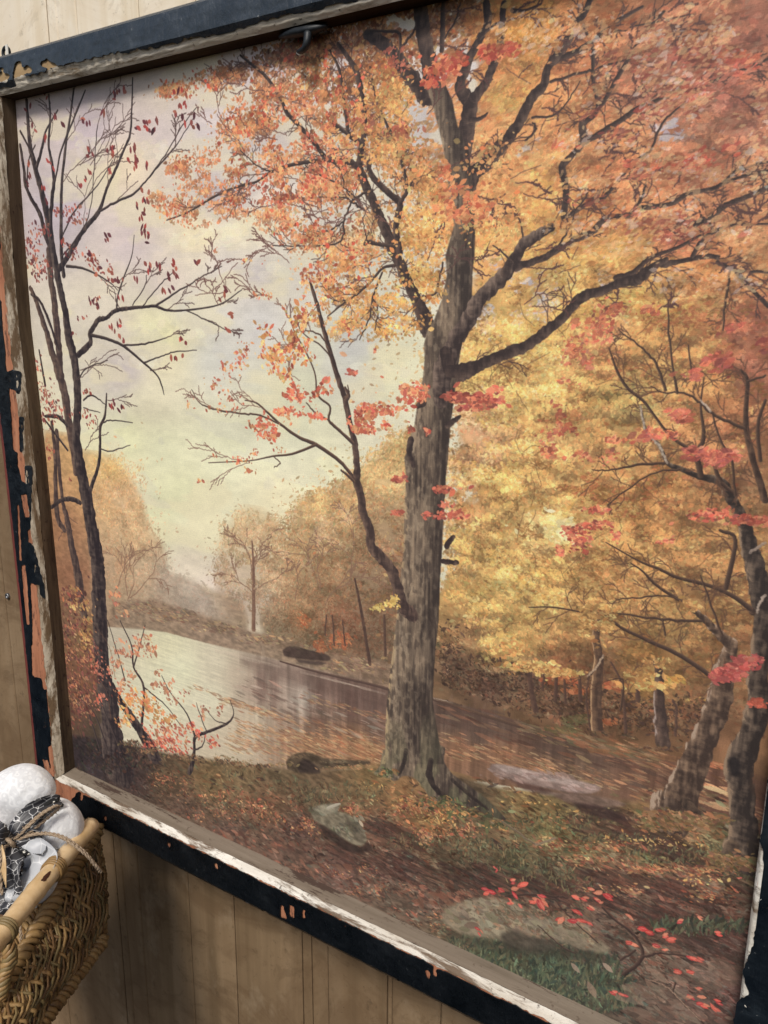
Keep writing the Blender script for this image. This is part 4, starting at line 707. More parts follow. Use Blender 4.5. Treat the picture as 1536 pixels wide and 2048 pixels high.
def paint2(fol, far, grd):
    # --- boat people dots at the far shore
    fill([(565,1300),(580,1292),(610,1298),(655,1310),(655,1322),(600,1318),(568,1312)], (66,52,48), .85, .3, 2)
    fill([(590,1318),(650,1325),(640,1330),(600,1326)], (70,56,54), .7, .2, 2)
    DK = (52, 44, 42); MD = (124, 104, 88); TD = (74, 56, 48); TL = (140, 108, 84)
    # background trunks
    for p in [[(1194,1457,24),(1191,1391,21),(1197,1324,19),(1191,1274,15),(1200,1230,10)]]: limb(p, (76,58,50), (132,100,76), -1, edge=(190,150,110))
    limb([(1324,1486,28),(1319,1407,23),(1317,1341,17),(1312,1320,14)], (66,52,48), (120,94,80), -1, edge=(170,150,140))
    for p in [[(1251,1464,7),(1247,1407,6),(1240,1360,5),(1221,1324,4)],[(1071,1421,13),(1062,1380,10),(1057,1335,9)],[(1110,1400,8),(1112,1350,7)],[(1130,1405,6),(1128,1360,5)],[(739,1327,8),(730,1270,7),(718,1200,6),(709,1157,4)],[(770,1310,6),(768,1230,5)],[(1350,1470,6),(1352,1420,5),(1345,1400,5)],[(1275,1400,10),(1272,1350,8)],[(690,1290,4),(685,1240,3)],[(668,1290,4),(664,1230,3)],[(1180,1460,3),(1172,1400,4),(1176,1360,3)],[(1085,1380,5),(1086,1340,4)],[(1000,1330,5),(1000,1290,4)],[(1160,1400,8),(1158,1350,6)],[(650,1270,3),(652,1230,3)]]:
        limb(p, (78,58,52), (108,80,66), alpha=.85)
    blobs([(1060,1330,60,10),(1010,1300,40,16),(1290,1370,60,10),(1120,1345,60,8)], 50, 3.2, [(222,186,110),(196,152,88),(206,140,84)], -.1, .6, .5, .1, .05, .85)
    # right-hand trees
    R = lambda p, l=-1, e=None, d=DK, m=MD: limb(p, d, m, l, edge=e)
    R([(1344,1626,92),(1354,1604,68),(1368,1575,56),(1386,1527,53),(1415,1463,46),(1437,1400,45),(1445,1350,40),(1452,1320,30),(1461,1291,27),(1434,1264,18),(1407,1237,14),(1381,1214,9)], -1, (176,150,128), (66,52,46), (150,120,96))
    R([(1487,1712,88),(1487,1690,64),(1486,1640,52),(1484,1590,48),(1478,1527,54),(1503,1463,46),(1519,1400,44),(1514,1357,38),(1524,1257,36),(1514,1157,40),(1501,1107,34),(1491,1057,26),(1478,1025,22),(1460,995,22),(1441,962,18),(1397,952,13),(1357,935,10),(1334,925,8),(1317,889,7),(1291,859,6),(1281,812,3)], -1, (150,124,100))
    fill([(1455,1520),(1468,1512),(1480,1525),(1478,1550),(1462,1552)], (36,32,34), .85, .2, 3)
    fill([(1530,1500),(1500,1560),(1516,1600),(1536,1620)], (90,66,52), .5, .2, 6)
    R([(1340,1608,26),(1330,1622,14),(1312,1632,6)], -1, None, (70,56,50), (130,106,88)); R([(1372,1606,26),(1388,1620,16),(1410,1632,7)], -1, None, (56,46,42), (100,80,66)); R([(1466,1690,24),(1450,1706,14),(1436,1712,6)], -1, None, (66,54,48), (120,98,80)); R([(1506,1690,26),(1524,1708,16),(1545,1720,8)], -1, None, (52,44,40), (96,78,64))
    blobs([(1350,1634,60,10),(1410,1640,50,10),(1320,1626,40,6),(1480,1728,70,14),(1440,1716,40,8),(1530,1732,30,12),(1344,1648,70,12)], 90, 3.2, [(150,112,76),(128,100,66),(104,92,60),(166,120,84),(120,84,66)], .1, .5, .4, .1, .05, .9)
    blobs([(1196,1466,30,6),(1324,1496,34,7),(1252,1470,16,4),(1070,1428,20,4)], 80, 2.6, [(104,78,60),(122,92,66),(90,68,54)], .1, .4, .4, .1, .05, .9)
    BR = [[(1401,950,12),(1394,909,10),(1407,872,8),(1401,812,4),(1407,755,2)],[(1390,905,8),(1341,872,6),(1307,829,5),(1284,799,6),(1254,775,6),(1234,742,5),(1217,695,2)],[(1530,1000,14),(1524,979,14),(1504,912,12),(1491,845,10),(1494,762,8),(1481,739,4)],
      [(1487,855,7),(1431,832,6),(1401,805,5),(1367,785,4),(1331,785,3),(1301,772,2)],[(1354,785,6),(1344,729,4),(1337,662,4),(1336,599,2)],[(1331,779,5),(1314,732,5),(1291,702,4),(1237,659,2)],[(1334,925,6),(1274,929,5),(1224,939,3),(1184,939,2)],[(1360,938,5),(1310,945,3),(1250,980,3),(1214,1010,2)],
      [(1430,1365,10),(1424,1354,10),(1361,1311,9),(1297,1281,8),(1241,1254,6),(1204,1224,7),(1167,1224,3),(1107,1214,3),(1057,1214,2)],[(1401,1241,6),(1324,1237,5),(1224,1224,3)],[(1505,1225,12),(1497,1214,11),(1457,1187,9),(1407,1167,8),(1354,1154,7),(1317,1137,6),(1277,1121,4),(1211,1084,2)],[(1361,1201,7),(1314,1171,6),(1284,1141,4),(1260,1125,2)],
      [(1361,1201,4),(1330,1190,3),(1280,1195,3),(1230,1197,2)],[(1444,1270,5),(1400,1150,3)],[(1520,920,8),(1515,850,7),(1530,800,6)],[(1465,1345,6),(1440,1340,4)],[(1420,905,6),(1440,960,8),(1474,990,6)],[(1451,1175,10),(1470,1080,8),(1440,1060,6)],[(1376,690,3),(1382,750,3)],[(1460,540,5),(1450,600,5),(1445,660,3)],[(1494,762,5),(1530,750,4)],[(1206,1310,4),(1190,1340,3),(1176,1352,3)],[(1425,830,3),(1440,880,4),(1462,920,5),(1470,990,5)],[(1324,1237,3),(1330,1270,4)],[(1240,1420,4),(1245,1360,3),(1215,1360,2)]]
    for p in BR: sprout(p, 4, 40, (98,70,56), .7); limb(p, (60,46,42), (110,84,68), -1)
    limb([(1281,812,4),(1291,859,5),(1317,889,5),(1334,925,5)], (190,170,150), (214,198,176), alpha=.6, rough=.2); limb([(1401,800,4),(1420,822,5)], (200,184,170), (210,190,170), alpha=.6); limb([(1206,1310,4),(1192,1335,4),(1174,1352,3)], (190,160,130), (206,180,150), alpha=.6)
    limb([(1530,1190,6),(1518,1205,5),(1514,1225,4)], (170,150,136), (190,170,150), alpha=.7); limb([(1500,1105,6),(1530,1085,6)], (150,130,116), (170,150,136), alpha=.7)
    for k in range(70):
        x = rng.uniform(960, 1450); y = rng.uniform(620, 1280); a = rng.uniform(-2.7, -.3); l = rng.uniform(25, 70); b = a + rng.normal(0, .35)
        limb([(x, y, 1.8), (x + math.cos(a) * l * .5, y + math.sin(a) * l * .5, 1.5), (x + math.cos(a) * l * .5 + math.cos(b) * l * .5, y + math.sin(a) * l * .5 + math.sin(b) * l * .5, .8)], (112,80,56), (112,80,56), sub=3, alpha=.5)
    blobs([(1190,1250,40,26),(1312,1325,34,14),(1060,1335,40,10),(1381,1210,24,12),(1200,1220,40,16),(1280,1350,40,10),(1110,1345,30,8)], 60, 2.8, [(206,160,96),(190,140,80),(168,120,72),(220,178,110),(150,108,66)], -.1, .6, .45, .08, .04, .8, gap=.2)
    # great tree, upper right limbs
    T = lambda p, l=1, m=(104, 84, 74): limb(p, (58,47,46), m, l, rough=.07)
    LM = [[(1324,529,13),(1374,519,10),(1424,512,10),(1460,530,9),(1500,575,9),(1536,612,8)],[(1434,524,8),(1471,539,7),(1536,544,5)],[(1231,555,12),(1264,545,10),(1291,522,9),(1307,512,8),(1357,493,7),(1400,470,5)],[(1384,512,9),(1401,483,8),(1427,463,8),(1464,450,6),(1536,447,4)],[(1427,463,7),(1407,437,8),(1390,450,10)],[(1400,445,14),(1430,425,12),(1457,407,12),(1507,387,10),(1536,373,9)],[(1407,437,5),(1398,420,3)],
      [(919,745,34),(955,732,24),(985,719,22),(1024,702,22),(1057,689,20),(1091,662,21),(1121,639,19),(1147,609,20),(1167,592,21),(1207,579,17),(1241,565,18),(1271,559,22),(1291,545,20),(1307,532,15),(1331,519,11)],
      [(1030,535,16),(1044,530,14),(1091,513,13),(1141,483,13),(1184,463,13),(1211,437,12),(1257,430,10),(1274,417,10),(1341,407,9),(1374,387,9),(1424,377,8),(1444,367,7),(1491,350,6),(1536,340,5)],[(1274,417,6),(1287,385,5),(1291,365,3)],[(1444,367,6),(1474,340,5),(1536,323,4)],
      [(1139,430,10),(1184,400,8),(1204,397,9),(1231,367,7),(1257,337,4)],[(1139,430,5),(1160,410,4),(1175,385,3)],[(1110,503,5),(1130,470,4),(1148,430,3),(1145,405,2)],[(1046,490,4),(1042,450,3),(1034,430,2)],[(1301,300,5),(1324,247,5),(1357,213,4),(1424,160,6),(1457,153,6),(1497,133,5),(1536,117,5)],[(1301,300,5),(1277,317,5),(1254,323,4)],
      [(1171,283,12),(1204,263,12),(1241,240,11),(1274,217,10),(1307,203,8),(1341,183,6),(1377,153,3)],[(1197,213,10),(1184,233,11),(1164,250,15),(1167,280,14),(1137,317,12),(1124,333,14),(1131,367,14),(1131,400,13),(1127,432,13)],
      [(1197,213,9),(1187,167,8),(1186,133,8),(1184,93,8),(1170,60,5),(1157,33,4)],[(1200,212,9),(1211,197,9),(1231,160,9),(1257,117,9),(1284,73,8),(1307,43,7),(1327,23,6)],[(1307,43,4),(1310,18,3)],
      [(1101,163,6),(1157,147,5),(1191,137,5),(1257,117,3)],[(1096,130,12),(1124,115,12),(1157,100,11),(1181,83,10),(1211,60,10),(1241,37,9),(1284,13,6)],[(1181,80,5),(1240,60,4),(1300,45,3),(1390,28,2)],
      [(930,390,40),(945,350,32),(979,320,27),(1002,290,26),(1024,266,24),(1044,233,21),(1064,193,21),(1087,170,18),(1096,133,17),(1114,110,18),(1137,77,19),(1154,47,18),(1171,20,14),(1181,-5,12)],
      [(1064,235,5),(1105,230,4),(1130,210,3),(1160,160,2)],[(1064,245,3),(1070,260,5),(1050,280,4)],
      [(1024,20,9),(1050,20,5),(1080,8,4)]]
    for p in LM: sprout(p, 3, 42, (84,62,58), .75); T(p)
    LT = [[(855,655,36),(839,612,26),(819,572,22),(802,532,20),(785,500,20),(775,467,20),(759,433,19),(745,400,18),(729,367,17),(719,333,15),(722,300,14),(729,250,13),(725,200,12),(715,150,12),(699,120,10),(675,87,7)],
      [(799,505,15),(792,450,14),(799,407,14),(779,387,12),(742,350,11),(735,317,7)],[(799,407,9),(805,397,8),(814,377,8),(805,333,7),(792,290,6),(772,247,5),(752,200,4),(739,133,3)],[(814,377,5),(830,355,3)],
      [(715,335,10),(699,323,11),(655,317,10),(629,287,8),(595,247,8),(575,227,8),(555,187,6),(529,150,6),(505,130,5),(480,110,4)],[(655,317,7),(619,323,7),(579,330,6),(542,343,5),(512,363,4),(483,370,4),(433,390,4),(377,423,3),(333,440,2)],[(542,343,3),(512,330,2),(480,300,2)],
      [(722,285,9),(700,272,9),(695,262,8),(693,240,7),(689,217,7),(679,143,6),(659,100,4)],[(700,272,4),(682,258,7),(660,240,5)],[(702,403,4),(725,387,5),(745,380,5)],[(729,420,4),(702,403,4),(685,395,3),(600,395,2)],[(702,403,4),(687,443,4),(688,465,5)],[(687,443,3),(660,460,3),(640,465,2)],[(688,465,3),(675,485,3),(620,492,2),(545,490,2)],
      [(789,493,8),(752,487,7),(735,482,9),(729,488,6)],[(735,482,3),(730,465,2),(725,435,2)],[(719,400,4),(680,370,3),(640,350,3),(610,330,2)],[(655,317,3),(680,340,3),(690,375,3),(705,400,3)],
      [(789,530,6),(765,536,5),(739,565,5),(712,589,4),(692,602,4),(655,632,2)],[(764,545,4),(745,595,4),(739,635,3),(719,679,2)],[(745,597,3),(755,620,3),(750,660,2)],[(692,602,3),(670,600,2),(650,590,2)],
      [(885,525,4),(870,585,4),(845,592,3),(830,598,2)],[(595,395,2),(560,400,1.5)]]
    for p in LT: sprout(p, 4, 34, (92,68,62), .75); T(p, -1)
    for k in range(90):
        x = rng.uniform(430, 860) if k % 2 else rng.uniform(900, 1500); y = rng.uniform(90, 600); a = rng.uniform(-2.9, -.2); l = rng.uniform(30, 80); b = a + rng.normal(0, .4)
        if k % 2 and x < 430 + (y - 150) * .5: continue
        limb([(x, y, 2.4), (x + math.cos(a) * l * .5, y + math.sin(a) * l * .5, 1.8), (x + math.cos(a) * l * .5 + math.cos(b) * l * .5, y + math.sin(a) * l * .5 + math.sin(b) * l * .5, .8)], (96,70,64), (96,70,64), sub=3, alpha=.6)
    # crown limbs at top
    T([(852,190,40),(838,175,32),(812,143,28),(795,120,26),(775,93,25),(752,77,23),(735,67,20)], -1)
    T([(799,120,7),(800,95,6),(797,65,6),(770,62,5),(740,60,4)], -1); T([(800,95,5),(822,70,5),(832,50,4)], -1)
    T([(868,190,34),(859,133,32),(852,100,31),(845,67,31),(842,33,29),(837,0,27)]); T([(883,100,10),(885,50,11),(886,0,9)]); T([(890,75,4),(910,40,4),(920,5,3)])
    T([(925,320,30),(930,280,31),(936,240,32),(938,207,30),(928,190,24),(919,167,21),(930,140,19),(940,112,18),(960,77,18),(975,45,17),(972,5,16)])
    T([(938,215,24),(948,195,20),(969,170,19),(983,138,18),(995,110,17),(1002,67,15),(1008,5,13)]); T([(940,240,10),(955,238,8),(968,232,6),(975,225,3)])
    T([(960,77,5),(985,50,5),(1010,40,5),(1040,15,4)])
    # main trunk as an outlined, bark-covered column
    def col(pts):  # (y, xl, xr)
        for (y0, a0, b0), (y1, a1, b1) in zip(pts[:-1], pts[1:]):
            n = max(int(abs(y1 - y0) / 12), 1)
        return pts
    tr = [(1528,764,888),(1500,768,880),(1450,770,868),(1400,775,866),(1300,785,870),(1250,790,876),(1200,797,880),(1150,801,882),(1100,805,885),(1024,812,888),(950,814,892),(915,811,896),(900,813,897),(875,822,899),(850,829,904),(800,836,905),(760,846,912),(720,848,918),(690,849,924),(660,852,930),(640,872,936),(600,884,942),(550,892,946),(512,892,949),(450,905,952),(400,900,948),(350,895,942),(300,889,936),(250,875,915),(200,864,905),(170,850,890)]
    L = [(a + rng.normal(0, 1.5), y) for y, a, b in tr]; Rr = [(b + rng.normal(0, 1.5), y) for y, a, b in tr]
    def barked(outline, smooth, roots):
        y0, y1, x0, x1, m = poly(outline, smooth)
        yy, xx = np.mgrid[y0:y1, x0:x1]; X, Y = PX(xx * 1., yy * 1.)
        ys = np.array([t[0] for t in tr][::-1]); t = (X - np.interp(Y, ys, [q[1] for q in tr][::-1])) / np.maximum(np.interp(Y, ys, [q[2] for q in tr][::-1]) - np.interp(Y, ys, [q[1] for q in tr][::-1]), 5)
        ridge = noise(TH, TW, 5, 60, 3, 41)[y0:y1, x0:x1]; pl = noise(TH, TW, 8, 12, 3, 42)[y0:y1, x0:x1]; bg = noise(TH, TW, 36, 110, 3, 43)[y0:y1, x0:x1]; crk = noise(TH, TW, 7, 26, 3, 44)[y0:y1, x0:x1]
        if roots: t = np.clip((X - 770) / 200, .2, 1.1) * .8
        sh = np.clip(.74 - .66 * t + .50 * (ridge - .5) + .20 * (pl - .5) + .45 * (bg - .5), 0, 1)[..., None]
        c = np.array((62, 52, 48)) + (np.array((164, 140, 114)) - np.array((62, 52, 48))) * sh
        k = np.clip((.34 - crk) * 6, 0, .42)[..., None]; c = c * (1 - k) + np.array((56, 46, 44)) * k
        k = (np.clip((pl - .72) * 6, 0, .28) * np.clip(1.1 - t, 0, 1))[..., None]; c = c * (1 - k) + np.array((186, 166, 138)) * k
        ed = (np.clip((.10 + .05 * (bg - .5) - t) * 12, 0, 1) * np.clip((Y - 930) / 120, 0, 1) * np.clip((pl - .38) * 5, 0, .85))[..., None]
        if not roots: c = c * (1 - ed) + np.array((206, 174, 128)) * ed
        gr = (np.clip((Y - 1400) / 150, 0, 1) * np.clip((bg - .45) * 3, 0, .4))[..., None]; c = c * (1 - gr) + np.array((94, 96, 68)) * gr
        mm = blur(m.astype(np.float32), 1)[..., None]
        IMG[y0:y1, x0:x1] = IMG[y0:y1, x0:x1] * (1 - mm) + c * mm
    barked([(766,1500),(880,1490),(888,1522),(905,1548),(938,1572),(968,1594),(992,1616),(1012,1640),(985,1634),(950,1618),(915,1606),(890,1608),(862,1598),(846,1574),(828,1556),(806,1552),(790,1562),(772,1554),(748,1548),(760,1532)], 1, True)
    barked(L + Rr[::-1], 0, False)
    limb([(862,1520,10),(858,1550,14),(874,1580,12),(900,1596,8)], (46,38,38), (70,58,52), alpha=.7); limb([(812,1500,8),(806,1530,9),(796,1548,7)], (50,42,40), (74,62,54), alpha=.6); limb([(905,1560,9),(940,1590,8),(975,1618,6)], (46,38,38), (72,60,52), alpha=.7)
    # limb leaving the trunk to the upper right over its face
    T([(880,800,30),(885,745,40),(899,705,36),(919,665,33),(942,629,31),(959,599,29),(985,572,28),(1012,545,26),(1044,493,22),(1074,470,20),(1102,455,17)], -1, (134,112,98))
    T([(1010,545,18),(1022,515,12),(1040,505,10)], -1); T([(1024,525,6),(1015,515,4),(1000,500,3),(985,490,2)], -1); T([(890,705,26),(900,740,26),(930,738,24)], 1, (90,72,64))
    # bumps and stubs
    T([(893,1092,12),(904,1075,8),(909,1072,3)], 1); T([(885,1122,10),(900,1124,9),(914,1124,8)], 1); T([(895,850,12),(912,838,9),(920,832,5)], 1); T([(822,880,14),(818,905,12),(826,930,10)], -1); T([(846,805,14),(836,812,10)], -1)
    grass2 = [(86,92,60),(104,102,66),(70,74,54)]
    blobs([(770,1545,30,10),(880,1605,60,14),(930,1625,60,12),(990,1650,40,10)], 34, 3.6, grass2 + [(150,104,66),(196,140,84)], 0, .7, .4, .15, .05, .8)
    limb([(1000,1640,3),(1030,1660,4),(1060,1682,4),(1080,1690,3)], (104,86,70), (150,130,104)); limb([(1070,1690,3),(1110,1676,4)], (130,110,90), (150,130,104))
    # sapling beside the trunk
    S = lambda p, m=(128, 98, 80): limb(p, (66,52,50), m, -1, rough=.07)
    S([(822,1228,30),(805,1211,26),(792,1167,22),(779,1134,22),(755,1107,22),(742,1091,20),(739,1057,18),(725,1024,17),(722,995,16),(712,959,16),(714,929,14),(709,889,13),(699,845,12),(689,795,12),(672,745,11),(659,699,10),(645,652,9),(635,612,8),(625,580,7),(620,564,4)], (122,96,82))
    for p in [[(707,955,7),(679,922,7),(632,889,7),(599,875,6),(562,849,5),(532,822,4),(512,805,3),(490,800,2)],[(562,849,3),(520,830,3),(490,827,3),(433,819,3),(400,805,2),(383,779,1.5)],[(632,889,5),(585,907,4),(545,912,3),(512,919,2),(483,922,2),(417,925,1.5)],[(545,912,2),(560,925,2),(548,935,1)],[(705,885,7),(669,852,6),(657,839,5),(659,812,4),(635,789,4),(629,745,3),(609,699,3),(585,655,2),(579,609,1.5)],[(657,839,3),(630,825,3),(612,805,2)],[(707,962,6),(695,950,5),(682,940,4)],[(672,745,3),(650,700,3),(605,665,2),(590,640,2)],[(689,795,5),(697,785,3),(695,770,2)],[(692,800,8),(697,790,7),(690,775,5)],[(659,699,3),(640,670,3),(610,660,2)]]: S(p)
    for x, y, a, l in [(512,805,-2.4,40),(483,922,3.3,60),(433,819,-2.7,50),(585,655,-1.9,40),(609,699,-2.5,50),(532,822,-2.3,50),(500,925,2.9,50),(400,805,-2.2,30),(600,760,-2.3,40)]: twigs((x, y), a, l, 3, (140,106,92), 1.3, .5)
    # left-hand trees
    Z = lambda p, m=(104, 88, 80), d=(46,38,42): limb(p, d, m, -1, rough=.07)
    for p in [[(113,862,9),(117,929,9),(127,1012,9),(133,1031,12),(143,1091,16),(157,1157,20),(163,1211,18),(172,1240,14)],[(103,845,7),(110,912,9),(113,1024,12),(128,1060,10)],[(60,575,7),(67,589,9),(87,645,12),(103,699,15),(117,745,18),(130,795,19),(140,862,17),(147,905,16),(152,945,14)],[(97,500,13),(100,545,14),(107,595,15),(113,652,16),(117,699,16),(122,750,14)]]: Z(p, (122,98,84), (66,52,52))
    for p in [[(307,1510,28),(293,1481,24),(267,1441,19),(240,1401,15),(225,1370,12)],[(235,1530,70),(227,1491,54),(217,1407,44),(203,1324,37),(200,1257,34),(197,1191,34),(197,1141,33),(190,1091,32),(180,1041,30),(173,995,28),(162,945,26),(153,879,20),(155,812,19),(153,762,18),(147,712,19),(137,672,18),(130,622,15),(117,562,15),(107,512,14),(90,467,11),(80,430,9),(53,377,8),(47,333,7),(40,290,6)],
      [(110,520,13),(97,450,15),(87,400,14),(70,333,12),(60,293,10),(55,233,8),(53,200,7)],[(103,500,9),(101,433,10),(107,367,9),(104,330,7),(97,290,6),(100,233,5),(97,190,4)],[(127,550,9),(123,512,9),(122,433,8),(123,367,7),(132,283,6),(140,233,5),(147,178,5)],
      [(120,535,12),(137,510,10),(167,460,9),(197,423,8),(213,377,6),(230,340,6),(247,300,5),(260,267,5),(263,217,4),(265,155,3)],[(197,423,4),(233,403,4),(267,387,4),(290,363,3),(320,327,3),(350,293,2),(387,235,1.5)],[(290,363,2),(330,310,2),(365,250,2),(392,215,1.5)],
      [(72,335,8),(80,310,7),(86,285,6),(92,260,4),(115,220,3)],[(107,367,5),(113,345,4),(122,300,4),(150,230,4),(170,180,3)],[(53,377,4),(57,320,3),(70,290,3)],[(40,262,4),(55,290,4),(66,312,5)],[(123,512,3),(150,480,3),(180,420,2),(190,300,2),(195,250,2)],[(125,470,3),(150,420,3),(195,370,2),(225,320,1.5)],
      [(157,709,11),(180,685,10),(180,665,9),(197,640,9),(213,635,7),(233,620,7),(283,614,5),(310,612,5),(333,620,4),(370,620,3),(437,609,2.5),(483,579,1.5)],[(310,612,4),(353,584,3),(400,555,2),(443,532,1.5)],[(370,620,2),(417,642,2),(450,659,1.2)],[(233,620,4),(235,592,3),(247,555,3),(263,512,2),(268,470,1.5)],[(283,614,2),(320,570,2),(345,545,1.2)],[(265,610,2),(290,570,2),(293,550,1.5)],
      [(183,670,6),(213,677,5),(247,692,5),(287,725,4),(313,749,3),(323,770,3),(328,789,1.5)],[(247,690,3),(290,687,3),(333,675,1.5)],[(287,725,3),(323,712,2),(347,704,2),(393,700,1.2)],[(153,760,3),(175,735,2),(215,720,1.5)],
      [(133,532,5),(160,535,4),(187,545,3),(220,565,2),(235,580,1.2)],[(134,850,7),(117,834,7),(90,832,5)],[(160,1005,8),(143,998,8),(123,1000,7),(103,1014,6)],[(117,700,5),(97,640,6),(78,600,5),(62,588,4)],[(90,770,5),(83,730,4),(78,700,3)],[(135,900,4),(105,860,4),(90,840,3)],
      [(180,980,8),(197,929,7),(200,885,6),(200,855,6),(210,829,5),(213,787,3)],[(205,845,2.5),(225,840,2),(265,845,1.5)],[(200,897,2),(220,902,2),(260,890,1.2)],[(167,800,3),(183,790,3),(210,808,1.5)],[(167,815,2),(200,825,1.2)],
      [(283,1450,6),(287,1374,5),(267,1334,4),(263,1291,3),(240,1241,2)],[(267,1334,3),(280,1290,2),(290,1250,1.5)],[(250,1360,3),(230,1290,2),(215,1240,1.5)],[(287,1374,3),(330,1410,2),(360,1450,1.5)],
      [(378,1545,8),(383,1531,9),(388,1500,6),(390,1474,6),(413,1464,5),(453,1447,4),(467,1427,2),(460,1400,1)],[(390,1474,5),(373,1427,3),(340,1384,2),(323,1351,1.5)],[(413,1464,2),(400,1430,2),(392,1405,1)],[(388,1500,3),(405,1490,2),(410,1470,1.5)],[(453,1447,2),(430,1440,1.5),(410,1415,1)],
      [(200,1500,4),(175,1420,3),(155,1370,2)],[(215,1500,4),(190,1430,3),(160,1390,2)],[(240,1500,3),(200,1400,3),(185,1370,2)]]: Z(p)
    for x, y, a, l in [(147,180,-1.2,40),(60,293,-1.3,40),(132,283,-1.2,60),(195,250,-1.4,60),(213,377,-1.2,70),(167,460,-1.3,90),(230,340,-1.4,80),(123,367,-1.1,90),(150,420,-.9,80),(233,403,-.8,60),(320,327,-1.1,50),(350,293,-1.3,40),(97,290,-1.2,60),(180,330,-1.2,80),(210,300,-1.3,70),(160,330,-1,90),(400,555,-.6,30),(333,675,-.3,30),(333,620,-.5,40),(440,610,-.5,30),(240,560,-.8,40),(155,760,-.5,50),(160,740,-.3,50),(300,740,-.3,30),(450,659,.3,20),(170,900,-.6,40),(290,570,-.9,40),(190,545,.6,50),(215,800,.3,40),(120,1000,1.3,60),(410,640,.4,30)]: twigs((x, y), a, l, 3, (92,70,66), 1.5, .4)
    for k in range(16): limb([(x := rng.uniform(120, 230), y := rng.uniform(1350, 1480), 1.6), (x - rng.uniform(10, 30), y - 60, 1.3), (x - rng.uniform(20, 50), y - 110, 1)], (120,84,66), (120,84,66), alpha=.6)
    # crown twigs
    for k in range(46):
        x = rng.uniform(420, 800); y = rng.uniform(130, 620)
        if x + (y - 130) * .1 > 430: twigs((x, y), rng.uniform(-3.3, -1.6) if rng.random() < .6 else rng.uniform(2.2, 3.6), rng.uniform(25, 60), 3, (120,84,76), 1.6, .5)
    for k in range(60): twigs((rng.uniform(850, 1500), rng.uniform(20, 620)), rng.uniform(-1.3, .2), rng.uniform(25, 60), 3, (96,66,62), 1.7, .5)
def paint3(fol):
    OR = [(214,120,84),(204,98,72),(226,146,92),(190,84,66),(232,164,104)]
    GO = [(232,176,100),(224,156,86),(240,194,120),(216,140,84)]
    RD = [(204,106,84),(190,90,74),(218,134,98),(178,86,72),(210,118,88),(152,76,68)]
    BU = [(112,52,56),(134,60,60),(92,44,52),(150,74,66)]
    RU = [(170,92,72),(150,78,64),(190,112,84),(196,104,84)]
    # crown against the sky
    C1, B2 = paint.C1, paint.B2
    blobs(C1, 12, 2.6, fol, .2, .8, .5, .12, .06, .85, gap=.52, seed=1)
    blobs(C1, 8, 2.5, fol, .2, .8, .5, .14, .07, .9, gap=.5, seed=2)
    blobs([(c[0], c[1], c[2], c[3]) for c in C1 if c[0] < 700], 8, 2.4, OR, .3, .9, .55, .1, .05, .95, gap=.3, seed=1)
    blobs([(780,200,50,60),(830,470,60,60),(860,420,40,40),(840,560,40,40),(750,300,40,40),(790,630,40,30),(700,640,40,30),(740,560,40,40),(960,460,50,40)], 11, 2.3, GO, .2, .8, .5, .08, .04, .85, gap=.45, seed=2)
    blobs([(640,230,60,30),(600,280,60,30),(720,240,50,20),(560,130,40,30),(620,340,50,30),(800,260,40,20),(520,380,30,30),(690,440,30,20),(560,400,40,20),(640,550,40,20),(790,120,30,30)], 18, 2.4, RU, .2, .8, .5, .1, .05, .85, gap=.4)
    # right crown in slanting sprays
    blobs(B2, 5, 3.8, fol, -.28, .35, .35, .14, .05, .75, gap=.5, seed=2)
    
    blobs([(1250,270,60,14),(1190,230,50,14),(1380,110,60,30),(1400,170,70,30),(1250,130,70,30),(1350,220,60,22),(1290,350,60,14),(1440,120,60,30),(1300,440,90,24),(1350,470,80,16),(1200,330,60,16),(1420,220,70,16),(1180,400,50,14),(1470,210,50,30),(1500,440,30,30)], 9, 3.4, [(158,82,66),(168,90,76),(132,68,62),(182,100,82),(160,92,76)], -.3, .35, .35, .1, .04, .7, gap=.4)
    blobs([(1400,320,60,14),(1300,330,70,12),(1180,260,50,8),(1130,290,30,8),(1350,330,60,10),(1480,120,40,30),(1440,290,50,12),(1260,215,40,8),(1370,190,50,6)], 12, 3.4, [(208,98,76),(198,84,72),(216,120,86)], -.3, .35, .4, .1, .04, .7, gap=.4, seed=2)
    blobs([(b[0], b[1], b[2], b[3]) for b in B2], 7, 2.8, [(236,190,138),(230,172,118),(222,200,184),(226,180,124)], -.28, .5, .45, .05, .03, .5, gap=.35, seed=1)
    # bright sprays in front of the limbs
    blobs([(880,140,36,18),(860,165,24,12),(920,115,40,14),(980,105,50,16),(1010,95,30,12)], 38, 3.2, [(196,98,70),(206,106,78),(172,72,60),(216,128,84)], -.2, .6, .5, .1, .04, .95)
    blobs([(920,390,36,24),(960,400,40,20),(930,430,40,20),(900,410,26,20),(890,350,20,30)], 34, 3.2, [(206,128,86),(192,104,74),(222,146,94)], 0, .6, .5, .1, .05, .95, gap=.2)
    blobs([(1150,700,30,30),(1200,650,30,40),(1230,620,26,16),(1190,730,24,16),(1140,760,20,10),(1110,840,20,40),(1130,870,36,26),(1100,900,30,20),(1180,910,60,14),(1230,880,30,8),(1150,640,10,20),(1300,620,30,12),(1340,870,20,10),(1310,860,26,8)], 26, 2.8, RD + [(216,116,84)], -.4, .6, .5, .1, .05, .8, gap=.4, seed=1)
    blobs([(1360,830,26,14),(1410,750,50,12),(1450,720,50,14),(1500,690,36,26),(1480,660,26,16),(1410,920,50,14),(1440,910,40,12),(1500,720,40,16),(1390,900,26,8),(1290,875,24,8)], 30, 3.9, [(186,88,76),(204,112,86),(160,78,74),(196,98,80)], -.35, .4, .45, .12, .04, .8, gap=.3)
